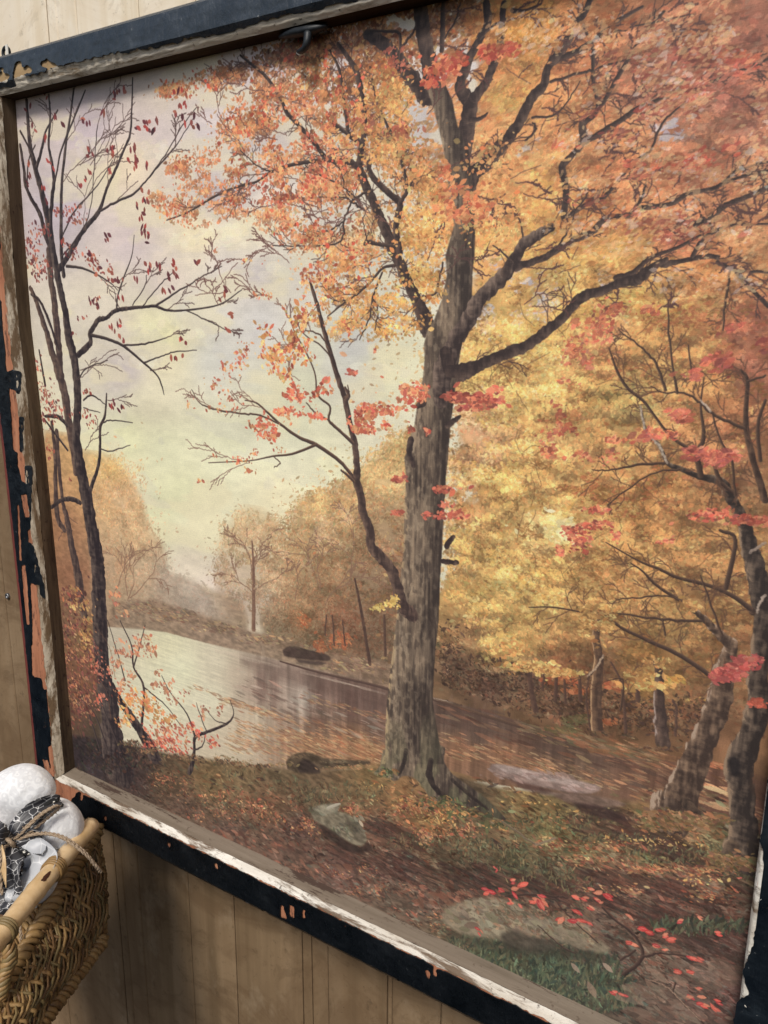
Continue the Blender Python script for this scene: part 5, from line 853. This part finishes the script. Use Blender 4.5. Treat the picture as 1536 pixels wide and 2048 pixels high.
    blobs([(1160,1080,24,26),(1140,1060,20,12),(1190,1050,40,10),(1120,1100,10,12),(1420,1030,50,12),(1500,1040,40,12),(1230,1070,10,10),(1330,1080,20,6),(1190,1020,30,8)], 44, 2.6, RD, -.2, .5, .5, .1, .04, .95, gap=.1)
    blobs([(1470,1340,36,12),(1500,1320,30,10),(1450,1355,30,8),(1430,1350,10,10)], 50, 3.4, [(190,88,82),(202,108,92),(170,78,76)], -.1, .5, .5, .1, .04, .95)
    blobs([(1515,1405,20,8)], 50, 3.4, [(196,92,72)], 0, .5, .5, .1, .04, .95); blobs([(900,1030,40,10),(890,1010,20,6),(850,1030,10,5),(790,1025,16,5)], 50, 3, RD, 0, .6, .5, .1, .04, .9)
    # sprays around the sapling
    blobs([(545,640,34,34),(560,690,44,36),(610,625,30,26),(600,700,36,30),(590,650,26,20),(545,720,26,16),(560,750,26,16),(520,640,12,10)], 24, 3.3, OR + GO, .3, .9, .5, .1, .05, .92, gap=.3, seed=1)
    blobs([(590,790,44,16),(560,820,36,14),(600,830,40,12),(590,845,16,8),(650,780,26,14),(640,830,16,8),(650,760,10,10),(530,850,36,16),(540,870,30,14),(590,770,10,16)], 26, 3.3, [(218,122,88),(204,100,78),(226,144,98),(192,88,72)], .2, .9, .5, .1, .04, .95, gap=.25, seed=2)
    blobs([(740,820,36,18),(720,840,30,22),(790,790,40,22),(820,780,34,16),(770,820,50,12),(730,860,26,10),(840,790,26,14),(770,850,10,10)], 34, 3.3, [(222,136,96),(210,112,84),(232,156,104),(200,84,70)], 0, .7, .5, .1, .04, .93, gap=.22)
    blobs([(920,795,34,12),(970,800,36,14),(990,780,18,8),(930,815,20,8),(905,790,20,8),(960,815,20,6)], 48, 3.4, RD + [(150,62,60)], 0, .5, .5, .1, .04, .95)
    blobs([(905,980,34,6),(880,978,14,7),(800,958,18,7),(820,860,8,8),(855,863,8,6),(750,700,4,4),(704,745,12,6)], 70, 3.2, RD + [(206,110,84)], .1, .6, .5, .1, .04, .95)
    blobs([(560,900,16,6),(510,905,14,8),(480,920,30,8),(500,940,20,8),(400,960,8,10),(430,910,10,5),(460,800,30,20,.3),(430,770,30,26,.3),(470,730,30,26,.5),(490,700,24,20,.5),(450,740,16,16,.5),(440,820,36,10,.4),(380,810,16,10,.5),(525,590,20,10),(490,520,20,10,.5),(430,500,10,10,.4)], 24, 2.6, OR, .2, .9, .5, .1, .05, .85)
    blobs([(780,1208,22,8),(755,1215,20,6),(790,1195,8,6)], 60, 3, [(236,206,120),(220,180,96)], 0, .7, .5, .06, .04, .95)
    # loose leaves on the left tree
    blobs([(60,480,20,30),(85,540,20,26),(70,520,20,30),(85,460,18,18),(110,420,18,12),(140,420,24,16),(150,440,18,12),(70,740,16,30),(90,790,20,40),(110,820,20,26),(80,850,14,20),(95,900,14,20),(140,830,20,8),(140,960,8,6)], 24, 2.8, RU + BU, .9, .6, .55, .12, .05, .85)
    blobs([(190,520,26,12),(200,535,26,12),(225,560,24,10),(175,510,14,12),(150,510,20,10),(195,600,8,10),(165,636,14,6),(175,780,12,8),(185,830,8,4),(165,825,14,8),(180,850,10,10),(145,495,20,14),(190,840,14,6),(148,665,8,6)], 18, 3.0, BU + RU, .8, .5, .55, .1, .05, .95)
    lv = [(90,280),(115,235),(160,240),(175,245),(205,225),(232,190),(245,175),(240,185),(225,190),(285,245),(278,255),(292,262),(300,240),(307,265),(312,245),(360,215),(355,225),(368,240),(372,205),(365,185),(350,180),(385,240),(388,252),(225,295),(226,303),(222,313),(218,305),(180,300),(178,308),(270,297),(262,300),(272,318),(256,320),(277,322),(267,338),(223,345),(180,350),(172,358),(160,370),(290,385),(293,400),(285,420),(280,435),(295,405),(275,410),(285,450),(292,470),(280,465),(215,480),(295,480),(320,535),(345,528),(348,540),(340,550),(358,555),(390,525),(330,580),(343,580),(243,600),(270,560),(290,530),(300,545),(225,650),(240,655),(236,645),(345,715),(357,714),(365,675),(365,683),(250,680),(236,675),(252,810),(230,808),(224,808),(232,815),(447,580),(446,595),(465,628),(450,660),(190,605),(193,612),(186,610),(180,600),(215,470),(120,478),(300,330),(92,400),(87,380),(60,350),(57,330),(55,370),(68,255),(122,255),(95,190),(60,215),(100,330),(95,325)]
    lv = np.array(lv, float); lv = np.repeat(lv, 2, 0) + rng.normal(0, 4, (len(lv) * 2, 2)); u, v = UV(lv[:, 0], lv[:, 1]); n = len(u)
    stamp(u, v, rng.uniform(6, 11, n), rng.uniform(3, 5, n), rng.normal(1.2, .5, n), jitter(np.array(BU + [(176,66,60),(160,84,66)], float)[rng.integers(0, 6, n)], .1, .03), .95)
    # bushes at lower left
    blobs([(150,1200,26,30),(160,1420,30,40),(185,1330,14,60),(140,1190,22,20),(150,1250,24,30),(135,1290,24,40),(160,1320,30,40),(150,1370,30,30),(175,1280,14,40),(170,1400,30,30)], 40, 3.4, [(150,92,72),(128,74,66),(168,110,78),(110,64,60),(180,128,90),(96,60,58)], .6, .6, .5, .12, .05, .85, seed=2)
    blobs([(160,1210,20,14),(150,1180,14,10),(170,1270,14,30),(175,1240,10,14)], 24, 4, [(206,160,96),(190,140,84)], .6, .5, .5, .1, .05, .8)
    blobs([(232,1190,12,20),(250,1230,10,8),(235,1210,14,6),(245,1300,26,20),(280,1290,24,24),(230,1330,20,20),(240,1370,20,16),(300,1300,14,16),(265,1345,12,14),(330,1380,16,16),(350,1400,18,12),(290,1270,14,10),(315,1345,12,8),(340,1365,10,8),(370,1385,12,6),(405,1420,14,10),(440,1420,6,14),(405,1430,8,10),(310,1370,20,8)], 20, 3.8, [(196,124,92),(180,106,82),(208,142,100),(160,88,74)], .5, .7, .5, .1, .05, .85)
    blobs([(260,1400,26,26),(300,1420,30,20),(250,1440,22,16),(330,1440,30,12),(290,1400,20,20)], 30, 3.8, [(206,140,80),(222,156,92),(196,112,74)], .4, .7, .5, .1, .05, .9)
    blobs([(330,1460,50,16),(340,1480,50,16),(310,1490,30,14),(380,1455,24,12),(350,1500,30,10),(430,1490,16,6),(420,1480,10,6),(395,1470,14,10)], 34, 3.2, [(184,84,70),(202,106,82),(164,74,64),(196,126,88)], .5, .7, .5, .1, .04, .92)
    blobs([(200,1340,20,30),(195,1400,20,20),(215,1345,14,8)], 14, 3.4, [(190,104,80),(206,120,96)], .5, .7, .5, .1, .04, .9)
    blobs([(210,1530,60,20),(180,1500,30,20),(260,1520,40,16),(300,1530,30,12)], 40, 4, [(48,38,40),(62,48,46),(84,60,50),(56,56,46)], .2, .9, .45, .12, .05, .8)
    blobs([(300,1502,50,7),(370,1514,50,7),(440,1524,40,6),(260,1488,30,8),(520,1532,40,4)], 110, 2.8, [(96,74,58),(120,94,68),(78,60,52),(150,110,80),(108,96,68)], 0, .8, .4, .1, .04, .9)
    # red-leaved seedling in front
    for p in [[(1010,1792,3),(1060,1788,4),(1110,1792,4),(1135,1795,3)],[(1205,1815,5),(1230,1840,5),(1260,1862,6),(1280,1890,6),(1284,1912,7),(1270,1932,7),(1245,1948,6)],[(1284,1915,5),(1300,1910,5),(1320,1906,4),(1370,1912,3),(1400,1922,2)],[(1240,1920,4),(1270,1900,4)],[(1110,1800,2),(1140,1835,2),(1195,1885,3)],[(1290,1958,3),(1330,1972,4),(1360,2000,4),(1400,2040,4),(1430,2070,4)],[(1345,1985,3),(1350,1965,3)],[(1075,1850,2),(1120,1890,3),(1150,1905,3)]]: limb(p, (58,44,42), (104,80,68))
    limb([(1290,1958,2),(1330,1972,3),(1360,2000,3),(1400,2040,3)], (160,130,108), (180,150,124), alpha=.7)
    rl = [(970,1780,14,.1),(985,1783,14,.2),(1000,1782,12,.4),(1025,1758,10,-.4),(1022,1765,8,.3),(1045,1770,18,-.15),(1030,1776,14,-.2),(1030,1790,14,.9),(1020,1800,8,1.2),(1070,1800,16,.1),(1080,1808,18,1.2),(1090,1805,16,.6),(1085,1795,14,.3),(1065,1805,12,-.2),(1120,1840,18,-.1),(1145,1842,16,.1),(1155,1825,14,.5),(1180,1845,9,.6),(1160,1838,14,.2),(1150,1793,14,-.1),(1170,1795,12,.1),(1195,1785,16,.1),(1215,1792,18,.6),(1195,1800,14,.2),(1185,1780,12,0),(1180,1815,12,.2),(1260,1832,12,.5),(1285,1858,16,.2),(1300,1865,14,.1),(1320,1862,14,.3),(1340,1880,16,.1),(1330,1870,12,-.4),(1265,1890,16,.1),(1258,1885,12,-.1),(1310,1895,14,.2),(1330,1900,10,.1),(1385,1918,16,.2),(1400,1920,12,.4),(1355,1942,14,.1),(1380,1943,14,-.1),(1405,1990,14,.1),(1380,1995,14,.2),(1410,2010,14,.3),(1430,2015,16,.6),(1400,2005,12,-.2),(1400,1978,10,.1),(1435,2005,12,.3),(1360,1842,12,.1),(1400,1838,9,0),(1435,1865,12,.4),(1225,1985,12,.2),(1250,1990,12,.3),(955,1855,10,.4),(960,1865,8,1),(1040,1810,8,.9),(1020,1805,10,.2),(1200,1805,10,.1),(990,1735,7,.9),(995,1738,7,-.8),(1480,1755,6,0)]
    for x, y, l, a in rl:
        for q in range(2):
            u, v = UV([x + rng.normal(0, 2)], [y + rng.normal(0, 2)]); k = l * lscale(x, y) * .62
            stamp(u, v, [k], [k * .42], [a + rng.normal(0, .3) - .35], jitter(np.array([[(206,76,68),(222,100,84),(184,60,62),(214,128,98)][rng.integers(0, 4)]], float), .08, .03), .95)
            stamp(u, v, [k * .7], [1.2], [a - .35], np.array([[232., 150, 128]]), .5)
    for x, y in [(1150,1935),(1215,1935)]:
        u, v = UV([x], [y]); stamp(u, v, [13.], [6.], [rng.normal(1, .4)], np.array([[178., 150, 130]]) * rng.uniform(.8, 1.1), .8)
    IMG[:] = IMG * .65 + blur(IMG, 1) * .35
    g = IMG.mean(2, keepdims=True); IMG[:] = IMG * .90 + g * .10; IMG[:] = IMG * .985 + 4
    # weave and a little toning of the print
    a = np.sin(np.arange(TW) * 2 * math.pi / 5.2)[None, :] + np.sin(np.arange(TH) * 2 * math.pi / 5.2)[:, None]
    IMG[:] *= (1 + .007 * a + rng.normal(0, .028, (TH, TW)))[..., None]
    np.clip(IMG, 0, 255, out=IMG)
_f = paint(); paint2(*_f); paint3(_f[0])
img = bpy.data.images.new('landscape_print', TW, TH, alpha=False, float_buffer=False)
buf = np.ones((TH, TW, 4), np.float32); buf[..., :3] = IMG[::-1] / 255.; img.pixels.foreach_set(buf.ravel()); img.update(); img.pack()
del buf, IMG
t = NT('canvas_print', .52, .35)
me = bpy.data.meshes.new('canvas'); nx, nz = 60, 60; V, F, U = [], [], []
x0, x1, z0, z1 = TX0, TX0 + .85, TZ0 - .84, TZ0
for i in range(nz + 1):
    for j in range(nx + 1):
        x = x0 + (x1 - x0) * j / nx; z = z0 + (z1 - z0) * i / nz
        V.append((x, -.0004 * (mnoise.noise(Vector((x * 5, z * 5, 1))) + 1) + .0004, z))
for i in range(nz):
    for j in range(nx): o = i * (nx + 1) + j; F.append((o, o + 1, o + nx + 2, o + nx + 1))
me.from_pydata(V, [], F); uv = me.uv_layers.new(name='print')
for p in me.polygons:
    p.use_smooth = True
    for li, vi in zip(p.loop_indices, p.vertices): v = V[vi]; uv.data[li].uv = ((v[0] - x0) / (x1 - x0), (v[2] - z0) / (z1 - z0))
me.materials.append(t.m); cv = bpy.data.objects.new('canvas', me); COL.objects.link(cv); cv.parent = pic; cv.matrix_parent_inverse = pinv(pic)
cv['label'] = 'autumn river scene with a great maple, printed on canvas'
ti = t.n.new('ShaderNodeTexImage'); ti.image = img; ti.interpolation = 'Linear'; tu = t.n.new('ShaderNodeUVMap'); tu.uv_map = 'print'; t.l.new(tu.outputs[0], ti.inputs[0])
t.color(ti.outputs[0])
t.rough(t.ramp(t.noise(7, (1, 1, 1), 5, .65), [(.35, (.40,) * 3), (.65, (.60,) * 3)])); t.bump(t.noise(9, (1, 1, 1), 3, .5), .25, .004)
wx = t.n.new('ShaderNodeTexWave'); t.l.new(t.co, wx.inputs[0]); wx.bands_direction = 'X'; wx.inputs['Scale'].default_value = 230; wx.inputs['Distortion'].default_value = 1.5
wz = t.n.new('ShaderNodeTexWave'); t.l.new(t.co, wz.inputs[0]); wz.bands_direction = 'Z'; wz.inputs['Scale'].default_value = 230; wz.inputs['Distortion'].default_value = 1.5
t.bump(t.math('ADD', wx.outputs['Fac'], wz.outputs['Fac']), .08, .0003); t.bump(t.noise(300, (1, 1, 1), 3), .1, .0004)
mesh('stretcher_back', *box(-.045, W + .045, .004, .016, -H - .045, .03), M['joint'], pic, False)
# screw eye on the top rail, latch hanging from it
p = at_y(14, 122, .0); p.z = .0365
ey = [p + Vector((.0055 * math.cos(a), 0, .0115 + .0055 * math.sin(a))) for a in [i * math.pi / 10 for i in range(-4, 15)]]
mesh('screw_eye', *join([tube([p + Vector((0, 0, -.002)), p + Vector((0, 0, .007))], .0016, 8), tube(ey, .0018, 8)]), M['iron'], pic)
mesh('paper_scrap', *box(p.x + .005, p.x + .009, -.004, -.0032, .0375, .054), M['paper'], pic, False)
lt = [at_y(x, y, d) for x, y, d in ((560, 74, -.010), (590, 66, -.013), (620, 60, -.014), (655, 52, -.010))]
la = mesh('latch', *tube(spline(lt, 4), [.002, .003, .004, .0045, .005, .005, .005, .005, .005, .0045, .004, .003, .002], 10, flat=.7), M['iron'], pic, label='dark iron turn latch under the top rail')
hk = [at_y(x, y, d) for x, y, d in ((616, 66, -.016), (614, 84, -.018), (608, 98, -.017), (598, 104, -.013), (596, 108, -.009))]
mesh('latch_finger', *tube(spline(hk, 5), [.0034 - .00008 * i for i in range(21)], 8), M['iron'], la)
hk = [at_y(x, y, -.0135) for x, y in ((594, 105), (600, 108), (608, 107))]; mesh('paint_blob', *tube(hk, [.001, .0018, .001], 6), M['paper'], la)
# ================================================================== wicker basket
bk = empty('wicker_basket', at_d(60, 1990, 1.06), 'brown wicker basket with braided rim and bamboo pole handle hanging below the picture', 'basket')
A0, A1 = at_d(192, 1668, 1.125), at_d(-6, 1996, .97)
B0, B1 = at_d(209, 1868, 1.12), at_d(66, 2062, 1.0)
A1 = A0 + (A1 - A0) * 1.25; B1 = B0 + (B1 - B0) * 1.7
ctr = (A0 + A1 + B0 + B1) / 4; nrm = (A1 - A0).cross(B0 - A0).normalized()
if nrm.dot(Vector(_C) - ctr) < 0: nrm = -nrm
def patch(u, v, h=0.):
    p = A0.lerp(A1, u).lerp(B0.lerp(B1, u), v); b = math.sin(math.pi * min(max(u, 0), 1)) * .5 + .5
    return p + nrm * (h + .012 * math.sin(math.pi * v) * b)
LU = (A1 - A0).length; LV = (B0 - A0).length
def strand(P, r, mat, name='wicker_strand', flat=.7, sides=6):
    q = random.uniform(0, 6); return mesh(name, *tube([p + Vector((random.uniform(-1, 1), random.uniform(-1, 1), random.uniform(-1, 1))) * .0003 for p in P], [r * (1 + .12 * math.sin(i * .9 + q)) for i in range(len(P))], sides, flat=flat, up=nrm), M['wick'][mat], bk)
nu = 20; nv = 10
for i in range(nu):                     # upright stakes in pairs
    for o in (-.17, .17):
        u = (i + .5 + o) / nu; ph = i % 2
        strand([patch(u + random.uniform(-.002, .002), v / 10, .0012 * math.cos(v * math.pi * .8 + ph * math.pi)) for v in range(11)], .0019, random.choice((0, 1, 2, 3)))
for j in range(nv):                     # flat weavers across, over and under
    v = (j + .6) / nv
    for k in range(0, nu, 3):
        u0, u1 = (k - .3) / nu, min((k + 3.3) / nu, 1.0)
        strand([patch(u0 + (u1 - u0) * q / 10, v + .006 * math.sin(k + q), -.0022 + .0034 * math.sin(q * .95 + j * 2.1)) for q in range(11)], .0026, random.choice((0, 1, 1, 2)), flat=.5)
for s in (1, -1):                       # crossing diagonals
    for i in range(-6, nu + 6):
        P = []
        for q in range(15):
            v = q / 14; u = (i + .5 + s * v * 5.2) / nu
            if 0 <= u <= 1: P.append(patch(u, v, .0030 + .0026 * math.sin(q * 1.5 + s * 1.2 + i * .9)))
        if len(P) > 3: strand(P, random.uniform(.0016, .0022), random.choice((0, 1, 2, 3)), flat=.6)
def braid(P, R, r, n=4, turns=1.0, mat=(0, 2, 3), name='braid_strand'):
    P = spline(P, 8); L = sum((b - a).length for a, b in zip(P[:-1], P[1:])); m = int(L / .0035)
    pts = []; acc = 0; seg = 0
    cum = [0]
    for a, b in zip(P[:-1], P[1:]): cum.append(cum[-1] + (b - a).length)
    for i in range(m + 1):
        t = L * i / m
        while seg < len(P) - 2 and cum[seg + 1] < t: seg += 1
        pts.append(P[seg].lerp(P[seg + 1], (t - cum[seg]) / max(cum[seg + 1] - cum[seg], 1e-6)))
    T = [(pts[min(i + 1, m)] - pts[max(i - 1, 0)]).normalized() for i in range(m + 1)]
    for k in range(n):
        Q = []
        for i, (p, t) in enumerate(zip(pts, T)):
            a = (nrm - t * nrm.dot(t)).normalized(); b = t.cross(a); w = 2 * math.pi * (k / n + i * .0035 / (R * 4.2) * turns)
            Q.append(p + a * math.cos(w) * R * .8 + b * math.sin(w) * R)
        strand(Q, r, random.choice(mat), name, .8)
braid([patch(u, -.03, .002) for u in (-.02, .1, .2, .3, .4, .5, .6, .7, .8, .9, 1.0)], .0066, .0042, 3, 1, (2, 0, 2))
braid([patch(u, -.10, -.006) for u in (-.02, .2, .4, .6, .8, 1.0)], .0052, .0034, 3, -1, (0, 2, 3))
braid([patch(u, 1.02, .003) for u in (.03, .2, .4, .6, .8, 1.0)], .0058, .0038, 3, 1, (0, 2, 3))
braid([patch(-.01, v, -.004) for v in (0, .3, .6, 1.0)], .0045, .0026, 4)
# front corner, seen at the edge of the view, with the rim curling back to the pole
braid([at_d(-14, 1872, .95), at_d(12, 1884, .95), at_d(20, 1915, .955), at_d(10, 1950, .96), at_d(0, 1990, .965), at_d(-20, 2040, .97)], .0055, .003, 5)
lf = -(Vector(_R[0])); frw = [patch(1.0, v) for v in (0, .25, .5, .75, 1)]
for q in range(5): strand([frw[q] + lf * k * .03 + Vector((0, 0, .004 * math.sin(k + q))) for k in range(7)], .0028, q % 4)
for k in range(8): strand([frw[q] + lf * (.01 + k * .022) for q in range(5)], .0022, k % 4)
# inside : floor, far side and a bent hoop
fl = [patch(u, .97, -.006) for u in (0, 1)]; away = -nrm * .26
for k in range(26): strand([fl[0].lerp(fl[1], k / 25) + away * q / 6 for q in range(7)], .0042, 1, 'base_strand')
for k in range(22): strand([patch(0, 0, -.008).lerp(patch(0, 1, -.008), k / 21) + away * q / 6 for q in range(7)], .0040, 1, 'back_strand')
hoop = [at_d(92, 1800, 1.07), at_d(86, 1835, 1.06), at_d(66, 1870, 1.05), at_d(36, 1895, 1.04), at_d(6, 1925, 1.03)]
mesh('inner_hoop', *tube(spline(hoop, 6), .0068, 10), M['wick'][1], bk)
# bamboo pole
pp = [at_d(183, 1651, 1.04), at_d(92, 1757, .955), at_d(0, 1872, .895), at_d(-60, 1950, .855)]
PP = spline(pp, 14); rr = []
nodes = [17, 27]
for i in range(len(PP)): rr.append(.0094 + .0010 * sum(math.exp(-((i - n) / .8) ** 2) for n in nodes) + .0002 * math.sin(i))
pole = mesh('bamboo_pole', *tube(PP, rr, 20), M['bamboo'], bk, label='smooth bamboo pole handle with cane bindings')
def ring(i, r, n, mat, name):
    for k in range(n):
        c = PP[i] + (PP[i + 1] - PP[i]).normalized() * (k * .0033); t = (PP[i + 1] - PP[i]).normalized(); a = t.orthogonal().normalized(); b = t.cross(a)
        mesh(name, *tube([c + a * math.cos(w * .3142) * r + b * math.sin(w * .3142) * r for w in range(21)], .0017, 6), M['wick'][mat], pole)
ring(11, .0103, 4, 2, 'cane_binding'); ring(26, .0107, 3, 3, 'cane_binding'); ring(36, .0108, 4, 0, 'cane_binding')
bd = [at_d(118, 1742, .985), at_d(112, 1752, .975), at_d(106, 1768, .98), at_d(104, 1776, .985)]; mesh('binding_end', *tube(spline(bd, 5), .0022, 6), M['paper'], pole)
tt = (PP[16] - PP[15]).normalized(); vw = (Vector(_C) - PP[16]).normalized(); vw = (vw - tt * vw.dot(tt)).normalized(); bb = tt.cross(vw)
V, F = [], []
for i in range(15):
    for j in range(5):
        w = (j - 2) * .11 + .35 * mnoise.noise(Vector((i * .5, j, 3))) * .3; c = PP[14].lerp(PP[17], i / 14); wd = .4 + .6 * math.sin(math.pi * i / 14)
        V.append(c + (vw * math.cos(w * wd + .1) + bb * math.sin(w * wd + .1)) * (.0094 + .0004))
for i in range(14):
    for j in range(4): o = i * 5 + j; F.append((o, o + 1, o + 6, o + 5))
mesh('dark_scar', V, F, M['scar'], pole)
# ================================================================== stuffed white pumpkin in the basket
R0, R1, R2 = [Vector(r) for r in _R]; up, rt, fw = -R1, R0, -R2
PC = at_d(-6, 1672, 1.045)
pk = empty('fabric_pumpkin', PC - Vector((0, 0, .08)), 'white figured cloth pumpkin tied with charcoal ribbon and twine, resting in the basket', 'decoration')
V, F = [], []; nt, np_ = 180, 48; ax = (fw * .97 + up * .10 + rt * .05).normalized(); ex = (rt - ax * rt.dot(ax)).normalized(); ez = ax.cross(ex) * -1
if ez.dot(up) < 0: ez = -ez
for j in range(np_ + 1):
    ph = math.pi * j / np_
    for i in range(nt):
        th = 2 * math.pi * i / nt; a = abs(math.cos(3 * (th - math.radians(4)))); lo = a ** .55
        rad = .086 + .005 * math.sin(2 * th + 1.2) + .004 * math.cos(th + 1.0)
        s = math.sin(ph) ** .62
        r = rad * (.76 + .24 * lo) * s
        hgt = math.cos(ph) * (.043 * (.45 + .55 * lo)) * (1 - .62 * math.exp(-(math.sin(ph) / .38) ** 2))
        wr = .0016 * mnoise.noise(Vector((math.cos(th) * 3, math.sin(th) * 3, ph * 2))) + .0007 * math.sin(ph * 2) * mnoise.noise(Vector((th * 14, ph * 2, 4)))
        V.append(PC + ex * (math.cos(th) * (r + wr)) + ez * (math.sin(th) * (r + wr)) + ax * (hgt + wr))
for j in range(np_):
    for i in range(nt): F.append((j * nt + i, j * nt + (i + 1) % nt, (j + 1) * nt + (i + 1) % nt, (j + 1) * nt + i))
mesh('stuffed_cloth', V, F, M['white'], pk)
st = [PC + ax * .01, PC + ax * .04 + rt * .001, PC + ax * .058 + rt * .004 + up * .002]
mesh('stem', *tube(spline(st, 6), [.014, .0145, .015, .016, .017, .0175, .018, .0175, .017, .016, .0145, .012, .007], 16), M['stem'], pk)
def ribbon(P, widths, mat, side=None, name='ribbon', parent=None, fold=.0, th=.0005, n=8):
    P = spline(P, n); m = 6; V, F = [], []
    for i, p in enumerate(P):
        t = (P[min(i + 1, len(P) - 1)] - P[max(i - 1, 0)]).normalized(); f = i / (len(P) - 1)
        w = float(np.interp(f, np.linspace(0, 1, len(widths)), widths)); sd = side(f) if callable(side) else side
        sd = (sd - t * sd.dot(t)).normalized(); nn = t.cross(sd)
        for k in range(m + 1):
            q = k / m - .5; V.append(p + sd * w * q + nn * (fold * math.sin(q * 9 + f * 5) + fold * .5 * math.sin(q * 17 + f * 11)))
    for i in range(len(P) - 1):
        for k in range(m): o = i * (m + 1) + k; F.append((o, o + 1, o + m + 2, o + m + 1))
    o = mesh(name, V, F, M[mat], parent or pk); s = o.modifiers.new('thickness', 'SOLIDIFY'); s.thickness = th; s.offset = 0; return o
K = at_d(22, 1686, .985)
DD = .99
# upper loop of the bow, running up to the right corner and back
rb = ribbon([K, at_d(40, 1660, .985), at_d(66, 1630, .985), at_d(92, 1612, .99), at_d(114, 1602, .995), at_d(119, 1606, 1.0)], [.008, .024, .026, .020, .014, .010], 'char', up * .8 + rt * -.5, fold=.0035)
ribbon([at_d(119, 1606, 1.0), at_d(112, 1616, 1.003), at_d(90, 1632, 1.0), at_d(60, 1662, .995), K], [.010, .012, .012, .010, .008], 'char', up * .8 + rt * -.5, fold=.002)
ribbon([at_d(88, 1612, .9885), at_d(100, 1604, .990), at_d(117, 1598, .993)], [.003, .0045, .003], 'dots', up * .8 + rt * -.5, 'ribbon_border', rb)
# lower loop, black with a dotted border
r2 = ribbon([K, at_d(40, 1690, .98), at_d(60, 1684, .978), at_d(68, 1700, .98), at_d(52, 1722, .985), at_d(36, 1735, .985)], [.012, .028, .030, .030, .026, .020], 'char', up * .9 + rt * .3, fold=.003)
ribbon([at_d(36, 1704, .978), at_d(48, 1706, .976), at_d(62, 1702, .976)], [.005, .007, .005], 'dots', up, 'ribbon_border', r2)
ribbon([K, at_d(12, 1710, .975), at_d(4, 1745, .97), at_d(10, 1780, .975), at_d(-6, 1815, .975)], [.012, .034, .040, .036, .03], 'char', rt, fold=.004)
ribbon([K, at_d(22, 1720, .985), at_d(30, 1760, .985), at_d(10, 1830, .985)], [.008, .014, .016, .014], 'char', rt, fold=.003)
ribbon([K, at_d(2, 1670, .97), at_d(-20, 1650, .97)], [.01, .018, .02], 'char', up, fold=.003)
ribbon([K + fw * -.002, at_d(62, 1700, .975), at_d(80, 1722, .975), at_d(70, 1752, .97), at_d(48, 1790, .965), at_d(38, 1812, .97)], [.010, .026, .040, .050, .040, .026], 'sheer', (rt * .9 + up * .4), fold=.0035, name='sheer_ribbon')
ribbon([at_d(86, 1700, .99), at_d(104, 1720, .99), at_d(118, 1706, .995), at_d(126, 1680, 1.0)], [.018, .028, .026, .02], 'sheer', (rt * .5 + up * .9), fold=.003, name='sheer_ribbon')
def rope(P, r, name='twine', mat='jute'):
    P = spline(P, 10); out = []
    for k in range(2):
        Q = []
        for i, p in enumerate(P):
            t = (P[min(i + 1, len(P) - 1)] - P[max(i - 1, 0)]).normalized(); a = t.orthogonal().normalized(); b = t.cross(a); w = i * 1.1 + k * math.pi
            Q.append(p + (a * math.cos(w) + b * math.sin(w)) * r * .6)
        out.append(tube(Q, r * .75, 6))
    for i in range(0, len(P) - 1):      # loose fibres
        if random.random() < .8:
            d = Vector((random.uniform(-1, 1), random.uniform(-1, 1), random.uniform(-1, 1))) * r * 2.6; q = P[i].lerp(P[i + 1], random.random()); out.append(tube([q, q + d * .5, q + d + Vector((0, 0, -r * .5))], .00018, 3))
    return mesh(name, *join(out), M[mat], pk)
rope([K, at_d(60, 1670, .975), at_d(90, 1667, .97), at_d(120, 1672, .965), at_d(146, 1686, .96), at_d(170, 1706, .96), at_d(190, 1730, .965), at_d(202, 1744, .975)], .0016)
rope([K, at_d(56, 1672, .972), at_d(92, 1668, .967), at_d(124, 1676, .96), at_d(152, 1694, .955), at_d(180, 1718, .96), at_d(196, 1738, .97)], .0012)
rope([K, at_d(54, 1652, .975), at_d(84, 1626, .975), at_d(112, 1612, .98), at_d(116, 1618, .985), at_d(96, 1636, .98), at_d(60, 1664, .975), K], .0013)
rope([K, at_d(50, 1660, .97), at_d(80, 1632, .97), at_d(108, 1614, .975)], .0012)
rope([K, at_d(6, 1700, .965), at_d(0, 1740, .965), at_d(4, 1790, .97)], .0014)
rope([at_d(36, 1822, 1.0), at_d(40, 1850, 1.0), at_d(42, 1880, 1.0)], .0012)
kn = [K + (ex * math.cos(a) + ez * math.sin(a)) * .0055 + ax * (.003 * math.sin(2 * a) + .008) for a in [i * .5 for i in range(14)]]
rope(kn, .0018, 'twine_knot')
for q in range(6):
    a = random.uniform(0, 6.28); mesh('gold_thread', *tube(spline([at_d(4, 1690, .965), at_d(6 + q, 1720, .96), at_d(2 + q * 2, 1745 + q * 6, .96)], 5), .0006, 4), M['bamboo'], pk)
